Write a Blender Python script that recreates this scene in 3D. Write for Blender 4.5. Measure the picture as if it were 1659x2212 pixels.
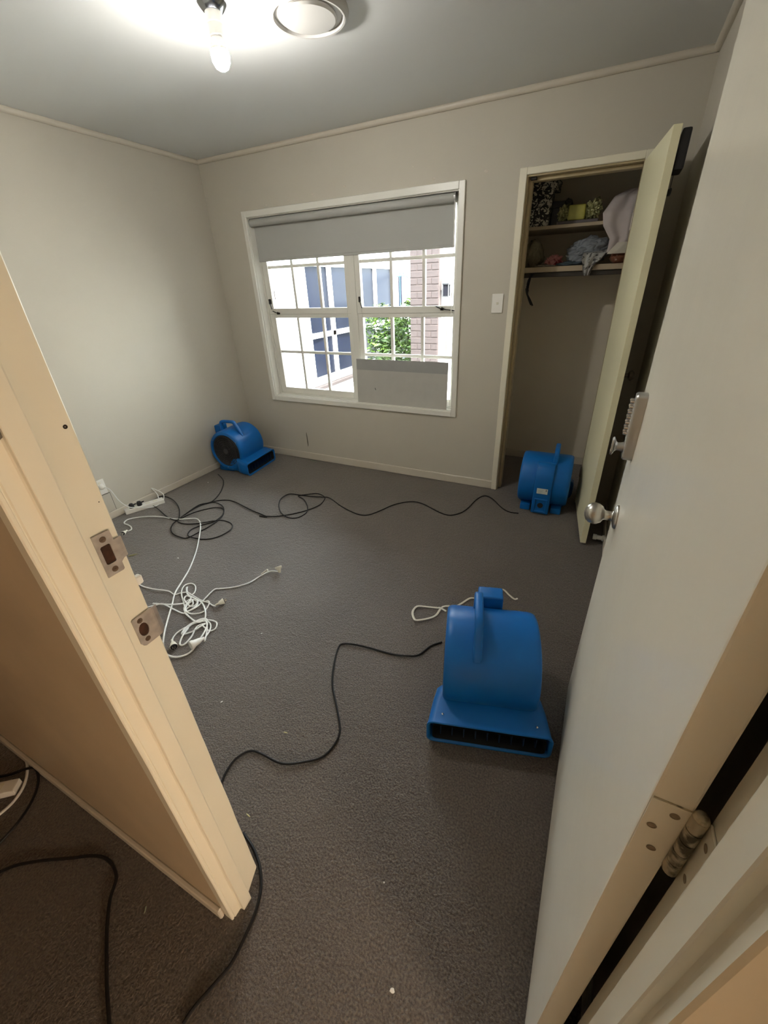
import bpy, bmesh, math, random
from mathutils import Vector, Matrix, noise
from math import sin, cos, pi, radians as R
random.seed(7)
for o in list(bpy.data.objects): bpy.data.objects.remove(o)
S = bpy.context.scene; C = S.collection

# ---------------------------------------------------------------- camera
cd = bpy.data.cameras.new('camera'); cam = bpy.data.objects.new('camera', cd); C.objects.link(cam)
S.camera = cam
cd.sensor_fit = 'VERTICAL'; cd.sensor_height = 32.0; cd.sensor_width = 24.0
cd.lens = 875.287 * 32.0 / 2212.0
cd.shift_x = -12.86 / 2212.0; cd.shift_y = -17.38 / 2212.0
cd.clip_start = 0.01; cd.clip_end = 200
_p, _r, _y = -0.492880777, -0.0392251024, 0.469981006
fw = Vector((-sin(_y)*cos(_p), cos(_y)*cos(_p), sin(_p)))
rt = Vector((cos(_y), sin(_y), 0)); up = rt.cross(fw)
r2 = rt*cos(_r) + up*sin(_r); u2 = -rt*sin(_r) + up*cos(_r)
M = Matrix((r2, u2, -fw)).transposed().to_4x4(); M.translation = Vector((3.10906, -3.02088, 1.48308))
cam.matrix_world = M

# ---------------------------------------------------------------- world, lights, exposure
W = bpy.data.worlds.new('world'); S.world = W; W.use_nodes = True
bg = W.node_tree.nodes['Background']; bg.inputs[0].default_value = (0.84, 0.93, 1.0, 1); bg.inputs[1].default_value = 6.5
S.view_settings.view_transform = 'Standard'; S.view_settings.look = 'None'
S.view_settings.gamma = 1; S.view_settings.use_curve_mapping = False
S.view_settings.exposure = 1.97
sl = bpy.data.lights.new('sun', 'SUN'); sl.energy = 13.0; sl.angle = R(2); sl.color = (1, .96, .9)
so = bpy.data.objects.new('sun', sl); C.objects.link(so)
so.rotation_euler = Vector((-0.38, 0.45, -0.81)).to_track_quat('-Z', 'Y').to_euler()
BULB_E = 165.0
HALL_FILL_E = 33.0  # strength of the added, out-of-view hall lamp

# ---------------------------------------------------------------- materials
MATS = {}
def mat(name, col, rough=.6, metal=0, bump=0, bscale=60, var=0, vscale=6, col2=None, spec=.5, emit=None, estr=0, detail=4, coat=0, bdist=.002, lo=.35, hi=.65):
    if name in MATS: return MATS[name]
    m = bpy.data.materials.new(name); m.use_nodes = True; nt = m.node_tree; b = nt.nodes['Principled BSDF']
    b.inputs['Base Color'].default_value = (*col, 1); b.inputs['Roughness'].default_value = rough
    b.inputs['Metallic'].default_value = metal
    b.inputs['Specular IOR Level'].default_value = spec
    if coat: b.inputs['Coat Weight'].default_value = coat; b.inputs['Coat Roughness'].default_value = .1
    tc = nt.nodes.new('ShaderNodeTexCoord')
    if col2 or var:
        n = nt.nodes.new('ShaderNodeTexNoise'); n.inputs['Scale'].default_value = vscale; n.inputs['Detail'].default_value = detail
        nt.links.new(tc.outputs['Object'], n.inputs['Vector'])
        r = nt.nodes.new('ShaderNodeValToRGB'); nt.links.new(n.outputs['Fac'], r.inputs[0])
        c2 = col2 if col2 else tuple(max(0, c*(1-var)) for c in col)
        r.color_ramp.elements[0].color = (*c2, 1); r.color_ramp.elements[1].color = (*col, 1)
        r.color_ramp.elements[0].position = lo; r.color_ramp.elements[1].position = hi
        nt.links.new(r.outputs[0], b.inputs['Base Color'])
    if bump:
        n = nt.nodes.new('ShaderNodeTexNoise'); n.inputs['Scale'].default_value = bscale; n.inputs['Detail'].default_value = 5
        nt.links.new(tc.outputs['Object'], n.inputs['Vector'])
        bp = nt.nodes.new('ShaderNodeBump'); bp.inputs['Strength'].default_value = bump; bp.inputs['Distance'].default_value = bdist
        nt.links.new(n.outputs['Fac'], bp.inputs['Height']); nt.links.new(bp.outputs[0], b.inputs['Normal'])
    if emit: b.inputs['Emission Color'].default_value = (*emit, 1); b.inputs['Emission Strength'].default_value = estr
    MATS[name] = m; return m
def srgb(r, g, b):
    f = lambda c: (c/255/12.92) if c/255 <= .04045 else ((c/255+.055)/1.055)**2.4
    return (f(r), f(g), f(b))

wallm = mat('wall_paint', srgb(198, 192, 179), .75, bump=.12, bscale=220, var=.05, vscale=1.5, bdist=.001)
ceilm = mat('ceiling_paint', srgb(212, 213, 212), .9, bump=.1, bscale=150, bdist=.001)
hallm = mat('hall_wall_paint', srgb(196, 178, 152), .5, bump=.3, bscale=90, var=.08, vscale=5, bdist=.001)
skirtm = mat('skirting_paint', srgb(206, 198, 184), .4, bump=.1, bscale=40)
creamm = mat('cream_gloss', srgb(234, 228, 210), .3, bump=.12, bscale=35, var=.05, vscale=3)
yellowm = mat('yellowed_cream_gloss', srgb(243, 238, 204), .35, spec=.15, bump=.1, bscale=30, var=.05, vscale=2.5)
doorm = mat('white_gloss_door', srgb(243, 238, 224), .2, spec=.06, bump=.25, bscale=4, var=.03, vscale=2, bdist=.004)
winm = mat('white_window_paint', srgb(226, 224, 216), .35, bump=.1, bscale=40)
closetm = mat('closet_wall', srgb(216, 207, 190), .8, bump=.1, bscale=150)
shelfm = mat('shelf_wood', srgb(176, 160, 136), .55, bump=.1, bscale=30, var=.1, vscale=8)
bluem = mat('blue_plastic', (0.005, 0.142, 0.48), .38, spec=.35, bump=.08, bscale=120, var=.12, vscale=5, bdist=.001)
blackm = mat('black_plastic', (0.012, 0.012, 0.014), .45)
grillem = mat('black_grille', (0.02, 0.02, 0.022), .4)
cordb = mat('black_cord', (0.008, 0.007, 0.007), .5, spec=.3)
cordw = mat('white_cord', srgb(236, 236, 232), .4)
plugm = mat('white_plug', srgb(232, 228, 212), .35)
chrome = mat('chrome', (.75, .74, .72), .12, 1)
steel = mat('brushed_steel', (.55, .53, .49), .28, 1, bump=.1, bscale=300)
satin = mat('satin_silver', (.55, .55, .54), .42, 1, bump=.08, bscale=200)
nickel = mat('worn_plate', srgb(184, 174, 166), .38, .35, var=.25, vscale=60)
brass = mat('pin_metal', (.6, .55, .45), .3, 1)
holem = mat('dark_hole', srgb(72, 42, 26), .9, var=.6, vscale=90)
blindm = mat('grey_blind', srgb(176, 176, 172), .85, bump=.15, bscale=400, bdist=.0005)
boardm = mat('grey_board', srgb(186, 184, 178), .7, var=.05, vscale=12)
boardd = mat('grey_board_band', srgb(158, 158, 156), .7, var=.04, vscale=12)
darkm = mat('dark_brown', (.02, .013, .008), .8)
whitem = mat('white_plastic', srgb(236, 234, 228), .35)
ventm = mat('vent_plastic', srgb(190, 188, 184), .6)
ventd = mat('vent_shadow_gap', srgb(120, 116, 118), .8)
tapem = mat('white_ribbon', srgb(225, 220, 205), .7)
knucklem = mat('painted_hinge', srgb(96, 90, 74), .4, .6, col2=srgb(200, 190, 165), vscale=70, lo=.45, hi=.6)

def carpet():
    m = bpy.data.materials.new('carpet'); m.use_nodes = True; nt = m.node_tree; b = nt.nodes['Principled BSDF']
    tc = nt.nodes.new('ShaderNodeTexCoord')
    def nz(scale, det, dist=0):
        n = nt.nodes.new('ShaderNodeTexNoise'); n.inputs['Scale'].default_value = scale; n.inputs['Detail'].default_value = det
        n.inputs['Distortion'].default_value = dist
        nt.links.new(tc.outputs['Object'], n.inputs['Vector']); return n
    n1 = nz(170, 3); n2 = nz(2.2, 3, .6); n3 = nz(45, 3, 1.0)
    r = nt.nodes.new('ShaderNodeValToRGB'); nt.links.new(n1.outputs['Fac'], r.inputs[0])
    r.color_ramp.elements[0].position = .3; r.color_ramp.elements[1].position = .72
    r.color_ramp.elements[0].color = (*srgb(60, 52, 45), 1); r.color_ramp.elements[1].color = (*srgb(120, 107, 96), 1)
    mx = nt.nodes.new('ShaderNodeMixRGB'); mx.blend_type = 'MULTIPLY'; mx.inputs[0].default_value = 1
    r2_ = nt.nodes.new('ShaderNodeValToRGB'); nt.links.new(n2.outputs['Fac'], r2_.inputs[0])
    r2_.color_ramp.elements[0].position = .3; r2_.color_ramp.elements[1].position = .7
    r2_.color_ramp.elements[0].color = (.8, .79, .78, 1); r2_.color_ramp.elements[1].color = (1, 1, 1, 1)
    nt.links.new(r.outputs[0], mx.inputs[1]); nt.links.new(r2_.outputs[0], mx.inputs[2])
    nt.links.new(mx.outputs[0], b.inputs['Base Color'])
    b.inputs['Roughness'].default_value = .62; b.inputs['Specular IOR Level'].default_value = .6
    try: b.inputs['Sheen Weight'].default_value = .35
    except Exception: pass
    ad = nt.nodes.new('ShaderNodeMath'); ad.operation = 'ADD'
    nt.links.new(n1.outputs['Fac'], ad.inputs[0]); nt.links.new(n3.outputs['Fac'], ad.inputs[1])
    bp = nt.nodes.new('ShaderNodeBump'); bp.inputs['Strength'].default_value = .9; bp.inputs['Distance'].default_value = .006
    nt.links.new(ad.outputs[0], bp.inputs['Height']); nt.links.new(bp.outputs[0], b.inputs['Normal'])
    return m
carpetm = carpet()
def glass():
    m = bpy.data.materials.new('window_glass'); m.use_nodes = True; nt = m.node_tree; nt.nodes.clear()
    o = nt.nodes.new('ShaderNodeOutputMaterial'); t = nt.nodes.new('ShaderNodeBsdfTransparent'); g = nt.nodes.new('ShaderNodeBsdfGlossy')
    g.inputs['Roughness'].default_value = .02; t.inputs[0].default_value = (.96, .98, .98, 1)
    f = nt.nodes.new('ShaderNodeFresnel'); f.inputs[0].default_value = 1.45; x = nt.nodes.new('ShaderNodeMixShader')
    nt.links.new(f.outputs[0], x.inputs[0]); nt.links.new(t.outputs[0], x.inputs[1]); nt.links.new(g.outputs[0], x.inputs[2]); nt.links.new(x.outputs[0], o.inputs[0])
    return m
glassm = glass()

# ---------------------------------------------------------------- helpers
def obj(name, bm, m, parent=None, smooth=False, kind=None, label=None):
    me = bpy.data.meshes.new(name)
    bmesh.ops.recalc_face_normals(bm, faces=bm.faces[:])
    bm.to_mesh(me); bm.free()
    if isinstance(m, (list, tuple)):
        for q in m: me.materials.append(q)
    else: me.materials.append(m)
    if smooth:
        for p in me.polygons: p.use_smooth = True
        try: me.set_sharp_from_angle(angle=R(smooth if smooth is not True else 40))
        except Exception: pass
    o = bpy.data.objects.new(name, me); C.objects.link(o)
    if parent: o.parent = parent
    if kind: o['kind'] = kind
    if label: o['label'] = label
    return o
def tag(o, label, cat, group=None):
    o['label'] = label; o['category'] = cat
    if group: o['group'] = group
    return o
def struct(o, label=None):
    o['kind'] = 'structure'
    if label: o['label'] = label
    return o
def empty(name, loc=(0, 0, 0), rz=0):
    o = bpy.data.objects.new(name, None); C.objects.link(o); o.location = loc; o.rotation_euler = (0, 0, rz)
    o.empty_display_size = .05
    return o
def copy_tree(o, parent=None):
    c = o.copy(); C.objects.link(c)
    if parent: c.parent = parent
    for ch in list(o.children): copy_tree(ch, c)
    return c
NB = bmesh.new
def box(bm, x0, x1, y0, y1, z0, z1, bev=0, mi=0, M=None, seg=1):
    t = bmesh.new()
    bmesh.ops.create_cube(t, size=1)
    bmesh.ops.transform(t, matrix=Matrix.Translation(((x0+x1)/2, (y0+y1)/2, (z0+z1)/2)) @ Matrix.Diagonal((abs(x1-x0), abs(y1-y0), abs(z1-z0), 1)), verts=t.verts)
    if bev: bmesh.ops.bevel(t, geom=t.edges[:], offset=bev, segments=seg, affect='EDGES', profile=.6)
    if M: bmesh.ops.transform(t, matrix=M, verts=t.verts)
    merge(bm, t, mi); return bm
def merge(bm, t, mi=0):
    for f in t.faces: f.material_index = mi
    me = bpy.data.meshes.new('tmp'); t.to_mesh(me); t.free(); n = len(bm.faces); bm.from_mesh(me); bpy.data.meshes.remove(me)
    return bm
def cyl(bm, a, b, r, r1=None, n=16, mi=0, caps=True):
    a, b = Vector(a), Vector(b); d = b-a; r1 = r if r1 is None else r1
    q = d.to_track_quat('Z', 'Y'); t = bmesh.new(); A = []; B = []
    for i in range(n):
        v = Vector((cos(2*pi*i/n), sin(2*pi*i/n), 0))
        A.append(t.verts.new(a+q@(v*r))); B.append(t.verts.new(b+q@(v*r1)))
    for i in range(n): t.faces.new((A[i], A[(i+1) % n], B[(i+1) % n], B[i]))
    if caps: t.faces.new(A[::-1]); t.faces.new(B)
    return merge(bm, t, mi)
def lathe(bm, prof, origin=(0, 0, 0), axis=(0, 0, 1), n=28, mi=0):
    # prof: list of (r, h) ; closes with caps if r>0 at ends
    q = Vector(axis).to_track_quat('Z', 'Y'); o = Vector(origin); t = bmesh.new(); rings = []
    for r, h in prof:
        if r < 1e-6: rings.append([t.verts.new(o+q@Vector((0, 0, h)))])
        else: rings.append([t.verts.new(o+q@Vector((r*cos(2*pi*i/n), r*sin(2*pi*i/n), h))) for i in range(n)])
    for a, b in zip(rings, rings[1:]):
        for i in range(n):
            j = (i+1) % n
            if len(a) == 1 and len(b) == 1: continue
            if len(a) == 1: t.faces.new((a[0], b[i], b[j]))
            elif len(b) == 1: t.faces.new((a[i], a[j], b[0]))
            else: t.faces.new((a[i], a[j], b[j], b[i]))
    if len(rings[0]) > 1: t.faces.new(rings[0][::-1])
    if len(rings[-1]) > 1: t.faces.new(rings[-1])
    return merge(bm, t, mi)
def loft(bm, rings, cap0=True, cap1=True, mi=0, closed=True):
    t = bmesh.new(); V = [[t.verts.new(p) for p in r] for r in rings]; n = len(rings[0])
    for a, b in zip(V, V[1:]):
        for i in range(n if closed else n-1):
            j = (i+1) % n; t.faces.new((a[i], a[j], b[j], b[i]))
    if cap0: t.faces.new(V[0][::-1])
    if cap1: t.faces.new(V[-1])
    return merge(bm, t, mi)
def prism(bm, pts, axis, a, b, mi=0):
    # pts 2-D in the two other axes (order x,y,z minus axis)
    def mk(p, h):
        return {'x': (h, p[0], p[1]), 'y': (p[0], h, p[1]), 'z': (p[0], p[1], h)}[axis]
    return loft(bm, [[mk(p, a) for p in pts], [mk(p, b) for p in pts]], mi=mi)
def spline(pts, per=6):
    P = [Vector(p) for p in pts]; out = []
    for i in range(len(P)-1):
        p0 = P[max(i-1, 0)]; p1 = P[i]; p2 = P[i+1]; p3 = P[min(i+2, len(P)-1)]
        for k in range(per):
            t = k/per
            out.append(.5*((2*p1)+(p2-p0)*t+(2*p0-5*p1+4*p2-p3)*t*t+(3*p1-p0-3*p2+p3)*t**3))
    out.append(P[-1]); return out
def tube(bm, pts, r, n=8, mi=0, sm=True, per=5, flat=None):
    P = spline(pts, per) if sm else [Vector(p) for p in pts]
    rings = []; up0 = Vector((0, 0, 1))
    for i, p in enumerate(P):
        d = (P[min(i+1, len(P)-1)]-P[max(i-1, 0)]).normalized()
        s = d.cross(up0)
        if s.length < .05: s = d.cross(Vector((1, 0, 0)))
        s.normalize(); u = s.cross(d)
        rr = flat or (r, r)
        rings.append([p+s*rr[0]*cos(2*pi*k/n)+u*rr[1]*sin(2*pi*k/n) for k in range(n)])
    return loft(bm, rings, mi=mi)
def rrect(w, h, r, cx=0, cz=0, n=4):
    out = []
    for (sx, sz, a0) in ((1, 1, 0), (-1, 1, 90), (-1, -1, 180), (1, -1, 270)):
        for k in range(n+1):
            a = R(a0+90*k/n); out.append((cx+sx*(w/2-r)+r*cos(a), cz+sz*(h/2-r)+r*sin(a)))
    return out
def lump(bm, c, sx, sy, sz, amp=.25, freq=6, sub=4, seed=0, flatz=None, M=None, mi=0):
    t = bmesh.new(); bmesh.ops.create_icosphere(t, subdivisions=sub, radius=1)
    for v in t.verts:
        p = v.co.copy(); s = Vector((seed*3.1, seed*1.7, seed))
        d = noise.noise(p*freq*.35+s)*amp + (abs(noise.noise(p*freq*.8+s))-.25)*amp*.8
        q = p*(1+d); v.co = Vector((c[0]+q.x*sx, c[1]+q.y*sy, c[2]+q.z*sz))
        if flatz is not None: v.co.z = max(v.co.z, flatz)
    if M: bmesh.ops.transform(t, matrix=M, verts=t.verts)
    return merge(bm, t, mi)

# ================================================================ STRUCTURE
HT = 2.4; XR = 3.355; YN = -2.735; YH = -2.842
b = NB(); box(b, -0.15, 4.4, -4.2, 0.84, -0.06, 0); floor = struct(obj('floor', b, carpetm), 'dark brown carpet running from the hall into the room and closet')
b = NB(); box(b, -0.15, 4.4, -4.2, 0.9, HT, HT+.1); struct(obj('ceiling', b, ceilm), 'pale grey painted ceiling')
# back wall with window and closet openings
b = NB()
box(b, -.12, .40, 0, .12, 0, HT); box(b, .40, 2.148, 0, .12, 0, .60); box(b, .40, 2.148, 0, .12, 2.0, HT)
box(b, 2.148, 2.549, 0, .12, 0, HT); box(b, 2.549, 3.142, 0, .12, 2.02, HT); box(b, 3.142, XR+.1, 0, .12, 0, HT)
wback = struct(obj('wall_back', b, wallm), 'greige wall with the window and the closet opening')
b = NB(); box(b, -.12, 0, YN, 0, 0, HT); wleft = struct(obj('wall_left', b, wallm), 'greige side wall on the left of the room')
b = NB(); box(b, XR, XR+.1, -2.9, 0, 0, HT); wright = struct(obj('wall_right', b, wallm), 'side wall behind the two open doors')
b = NB(); box(b, -.12, 2.47, YH+.006, YN, 0, HT); box(b, 3.30, 4.4, YH+.006, YN, 0, HT); box(b, 2.47, 3.30, YH+.006, YN, 2.06, HT)
wn = struct(obj('wall_front', b, wallm), 'partition wall the doorway is cut into')
b = NB(); box(b, -.12, 2.472, YH, YH+.006, 0, HT); box(b, 3.292, 4.4, YH, YH+.006, 0, HT); box(b, 2.472, 3.292, YH, YH+.006, 2.06, HT)
obj('hall_lining', b, hallm, wn)
b = NB(); box(b, .2, .3, -4.2, YH, 0, HT); box(b, .2, 4.4, -4.2, -4.1, 0, HT); box(b, 4.3, 4.4, -4.2, YH, 0, HT)
struct(obj('wall_hall', b, hallm), 'hall walls around the camera side of the doorway')
# closet shell
b = NB(); box(b, 2.38, 3.36, .78, .84, 0, HT); box(b, 2.38, 2.46, .12, .78, 0, HT); box(b, 3.29, 3.36, .12, .78, 0, HT)
wcl = struct(obj('wall_closet', b, closetm), 'brown-grey walls inside the closet')
b = NB(); box(b, 2.46, 3.29, .766, .78, 0, .07, .003); struct(obj('baseboard_closet', b, skirtm), 'low skirting at the back of the closet')
b = NB(); box(b, 0, 2.508, -.014, 0, 0, .068, .004); struct(obj('baseboard_back', b, skirtm), 'low skirting below the window')
b = NB(); box(b, 0, .014, YN, 0, 0, .055, .004); struct(obj('baseboard_left', b, skirtm), 'low skirting along the left wall')
b = NB(); box(b, XR-.014, XR, YN, 0, 0, .06, .004); struct(obj('baseboard_right', b, skirtm), 'low skirting behind the open doors')
b = NB(); box(b, .3, 2.469, YH-.012, YH, 0, .045, .003); box(b, 3.34, 4.3, YH-.014, YH, 0, .05, .005)
struct(obj('baseboard_hall', b, skirtm), 'skirting along the hall wall')
# cornice beads
def bead(name, a, bb):
    q = NB(); cyl(q, a, bb, .019, n=10); return struct(obj(name, q, skirtm, smooth=True), 'slim rounded bead where wall meets ceiling')
bead('trim_1', (0, -.008, HT-.008), (XR, -.008, HT-.008)); bead('trim_2', (.008, 0, HT-.008), (.008, YN, HT-.008)); bead('trim_3', (XR-.008, 0, HT-.008), (XR-.008, YN, HT-.008))

# window trim (architrave) and reveal lining
b = NB()
for (x0, x1, z0, z1) in ((.363, .403, .562, 2.04), (2.145, 2.185, .562, 2.04), (.403, 2.145, 1.997, 2.04), (.403, 2.145, .562, .603)):
    box(b, x0, x1, -.016, 0, z0, z1, .003)
struct(obj('trim_4', b, winm), 'white painted architrave around the window')
b = NB()
for (x0, x1, z0, z1) in ((.40, .408, .60, 2.0), (2.14, 2.148, .60, 2.0), (.408, 2.14, 1.992, 2.0), (.408, 2.14, .60, .608)):
    box(b, x0, x1, 0, .12, z0, z1)
# fixed outer frame and mullion
for (x0, x1, z0, z1) in ((.408, .425, .608, 1.992), (2.123, 2.14, .608, 1.992), (1.262, 1.318, .608, 1.992), (.425, 1.262, 1.975, 1.992), (1.318, 2.123, 1.975, 1.992), (.425, 1.262, .608, .62), (1.318, 2.123, .608, .62)):
    box(b, x0, x1, .06, .12, z0, z1, .002)
win = struct(obj('window_1', b, winm), 'white double window with small panes, blind half down')
def sash(x0, x1, z0, z1, cols, rows, y=.066, xb=(.0, .0), zb=(.04, .04), lean=0):
    X0, X1 = x0+xb[0], x1-xb[1]; Z0, Z1 = z0+zb[0], z1-zb[1]
    q = NB(); d = .036
    box(q, x0, X0, y, y+d, z0, z1, .002); box(q, X1, x1, y, y+d, z0, z1, .002)
    box(q, X0, X1, y, y+d, z0, Z0, .002); box(q, X0, X1, y, y+d, Z1, z1, .002)
    s = obj('sash', q, winm, win)
    xs = [X0]+cols+[X1]; zs = [Z0]+rows+[Z1]
    for c in cols:
        q = NB(); box(q, c-.0115, c+.0115, y+.004, y+.032, Z0, Z1, .003); obj('glazing_bar', q, winm, s)
    for r_ in rows:
        q = NB(); box(q, X0, X1, y+.006, y+.03, r_-.011, r_+.011, .003); obj('glazing_bar', q, winm, s)
    for i in range(len(xs)-1):
        for j in range(len(zs)-1):
            q = NB(); box(q, xs[i], xs[i+1], y+.017, y+.020, zs[j], zs[j+1]); obj('pane', q, glassm, s)
    return s
sash(.425, 1.262, 1.30, 1.975, [.725, .980], [1.655], xb=(.052, .036), zb=(.045, .035))
sash(.425, 1.262, .62, 1.30, [.715, .972], [.990], xb=(.054, .036), zb=(.052, .03), y=.072)
sash(1.318, 2.123, 1.30, 1.975, [1.622, 1.880], [1.655], xb=(.042, .016), zb=(.045, .035))
sash(1.318, 2.123, .62, 1.30, [1.612, 1.868], [.990], xb=(.042, .016), zb=(.052, .03), y=.072)
def stay(x, z, d=1, L=.11):
    q = NB(); box(q, x-.012, x+.012, .048, .066, z-.009, z+.007, .002); cyl(q, (x, .05, z), (x+d*L, .046, z-.012+.03*(d < 0)), .0035, n=8); cyl(q, (x+.0, .05, z-.003), (x, .05, z+.012), .005, n=8)
    return obj('stay', q, mat('dark_metal', (.03, .027, .025), .4, .7), win)
stay(.53, 1.308, -1, .05); stay(2.03, 1.325, 1, .10); stay(2.03, 1.325, -1, .045)
for x, z in ((.455, 1.40), (1.352, 1.40)):
    q = NB(); box(q, x-.010, x+.010, .05, .066, z-.02, z+.02, .003); cyl(q, (x, .05, z), (x+.022, .044, z-.06), .004, n=8)
    obj('catch', q, MATS['dark_metal'], win)
# closet door frame
b = NB(); box(b, 2.508, 2.549, -.016, 0, 0, 2.055, .003); box(b, 3.142, 3.175, -.016, 0, 0, 2.055, .003); box(b, 2.549, 3.142, -.016, 0, 2.02, 2.055, .003)
tc_ = struct(obj('trim_5', b, creamm), 'cream architrave around the closet opening')
b = NB(); box(b, 2.549, 2.556, 0, .12, 0, 2.02); box(b, 2.556, 2.574, .045, .10, 0, 2.01, .002); box(b, 3.138, 3.142, 0, .12, 0, 2.02); box(b, 2.556, 3.138, 0, .12, 2.012, 2.02); box(b, 2.574, 3.138, .045, .10, 1.995, 2.012, .002)
obj('jamb_lining', b, mat('raw_cream_jamb', srgb(188, 172, 138), .45, bump=.1, bscale=30, var=.15, vscale=10), tc_)
q = NB(); box(q, 2.565, 2.60, .02, .045, 1.998, 2.012, .002); obj('ball_catch', q, MATS['dark_metal'], tc_)

# main door frame (jambs), built at the real plan profile
fr = struct(empty('trim_6'), 'cream painted frame of the main doorway')
def ring2(pts, z): return [(x, y, z) for x, y in pts]
L = [(2.472, -2.8425), (2.4945, -2.8425), (2.4965, -2.8405), (2.4965, -2.837), (2.495, -2.836), (2.495, -2.8345), (2.4975, -2.833), (2.4985, -2.815), (2.501, -2.813), (2.509, -2.813), (2.510, -2.812), (2.510, -2.787), (2.509, -2.785), (2.4955, -2.785), (2.494, -2.736), (2.492, -2.734), (2.465, -2.734)]
Lb = [(x-.004*(y > -2.75), y) for x, y in L]
b = NB(); rings = []
n = 46
for i in range(n+1):
    z = 2.045*i/n
    rg = []
    for x, y in L:
        w = .0008*noise.noise(Vector((x*40, y*40, z*9))) if 2.48 < x else 0
        k = max(0, 1-z/.03) if y > -2.75 and x > 2.48 else 0
        rg.append((x+w-.012*k, y-.012*k+w, z))
    rings.append(rg)
loft(b, rings); lj = obj('jamb', b, creamm, fr, label='left latch-side jamb with two strike plates')
Rr = [(3.30, -2.8425), (3.268, -2.8425), (3.2645, -2.840), (3.2645, -2.838), (3.268, -2.834), (3.272, -2.830), (3.272, -2.818), (3.270, -2.8145), (3.2615, -2.813), (3.2600, -2.811), (3.2600, -2.779), (3.2615, -2.776), (3.2740, -2.776), (3.2745, -2.737), (3.276, -2.735), (3.305, -2.735)]
b = NB(); loft(b, [ring2(Rr, 0), ring2(Rr, 2.045)]); rj = obj('jamb', b, creamm, fr, label='right hinge-side jamb')
b = NB(); box(b, 2.465, 3.305, -2.8425, -2.734, 2.045, 2.065); obj('frame_head', b, creamm, fr)
# thin raised coat of paint near the room edge
# strike plates
def plate(pts, hole, screws, x=2.4956, t=.0022, curl=None, name='strike_plate', lab=None):
    q = NB()
    ys = [p[0] for p in pts]; 
    # plate polygon with hole made by bridging
    t_ = bmesh.new()
    def addloop(P, X): return [t_.verts.new((X, a, c)) for a, c in P]
    for X in (x, x+t):
        o = addloop(pts, X); h = addloop(hole, X)
        E = [t_.edges.new((o[i], o[(i+1) % len(o)])) for i in range(len(o))]+[t_.edges.new((h[i], h[(i+1) % len(h)])) for i in range(len(h))]
        bmesh.ops.triangle_fill(t_, edges=E, use_beauty=True)
        if X == x: o0, h0 = o, h
        else:
            for A, B in ((o0, o), (h0, h)):
                for i in range(len(A)): t_.faces.new((A[i], A[(i+1) % len(A)], B[(i+1) % len(A)], B[i]))
    merge(q, t_)
    if curl: loft(q, curl)
    pl = obj(name, q, nickel, fr, label=lab)
    q = NB(); prism(q, [(a, c) for a, c in hole], 'x', x-.001, x+.0004); obj('bolt_hole', q, holem, pl)
    for (a, c) in screws:
        q = NB(); lathe(q, [(.0048, 0), (.0045, .0008), (.0012, .0006), (0, .0002)], (x+t, a, c), (1, 0, 0), 16)
        box(q, x+t+.0005, x+t+.0011, a-.003, a+.003, c-.0005, c+.0005); box(q, x+t+.0005, x+t+.0011, a-.0005, a+.0005, c-.003, c+.003)
        obj('screw', q, mat('screw_metal', srgb(120, 100, 84), .35, .7), pl)
    return pl
plate([(-2.772, 1.178), (-2.772, 1.106), (-2.748, 1.106), (-2.746, 1.108), (-2.746, 1.120), (-2.741, 1.124), (-2.734, 1.126), (-2.734, 1.160), (-2.745, 1.160), (-2.746, 1.176), (-2.748, 1.178)],
      [(-2.767, 1.156), (-2.767, 1.128), (-2.765, 1.126), (-2.754, 1.126), (-2.752, 1.128), (-2.752, 1.156), (-2.754, 1.158), (-2.765, 1.158)], [(-2.759, 1.168), (-2.759, 1.115)], lab='upper square-holed latch plate')
oct_ = []
for k in range(16):
    a = 2*pi*k/16; oct_.append((-2.756+.0085*cos(a), .985+.0135*sin(a)))
curl = []
for k in range(6):
    a = R(75*k/5); yy = -2.735+.016*sin(a); xx = 2.4967-.016*(1-cos(a))
    hw = .030-.006*(k/5)**2
    nx, ny = cos(a)*.001, sin(a)*.001
    curl.append([(xx+nx, yy+ny, .983-hw), (xx+nx, yy+ny, .983+hw), (xx-nx, yy-ny, .983+hw), (xx-nx, yy-ny, .983-hw)])
plate([(-2.769, 1.012), (-2.769, .962), (-2.766, .956), (-2.762, .953), (-2.734, .953), (-2.734, 1.014), (-2.767, 1.014)], oct_, [(-2.757, 1.005), (-2.756, .964)], curl=curl, lab='lower oval-holed latch plate with a lip')
q = NB(); lathe(q, [(.0032, 0), (.0025, .0012), (.0008, .0004), (0, .0003)], (2.494, -2.744, 1.335), (1, 0, 0), 12); obj('nail_hole', q, darkm, lj)
q = NB(); lathe(q, [(.0018, 0), (0, .0006)], (2.494, -2.742, 1.222), (1, 0, 0), 10); obj('nail_hole', q, darkm, lj)
q = NB(); lump(q, (2.501, -2.815, 1.352), .004, .004, .010, .5, 5, 2); obj('filler_smear', q, mat('grey_filler', srgb(128, 122, 108), .8, var=.4, vscale=300), lj)
q = NB(); box(q, 2.483, 2.494, -2.736, -2.725, 1.062, 1.078, .002); obj('plastic_stub', q, whitem, lj, label='small white stub on the room edge')

# hinge, door leaf
HX, HY = 3.227, -2.735
ex, ey = 3.2365, -1.730
ang = math.atan2(ex-HX, ey-HY)
dl = struct(empty('door_1', (HX, HY, 0), -ang), 'open white gloss main door with keypad lock and round knob')
LEN = math.hypot(ex-HX, ey-HY); T = .034
b = NB(); box(b, 0, T, 0, LEN, .012, 2.03, .0025, seg=2)
# dense front face for a slightly wavy gloss
leaf = obj('leaf', b, doorm, dl)
def dp(x, y, z): return (x, y, z)
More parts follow.
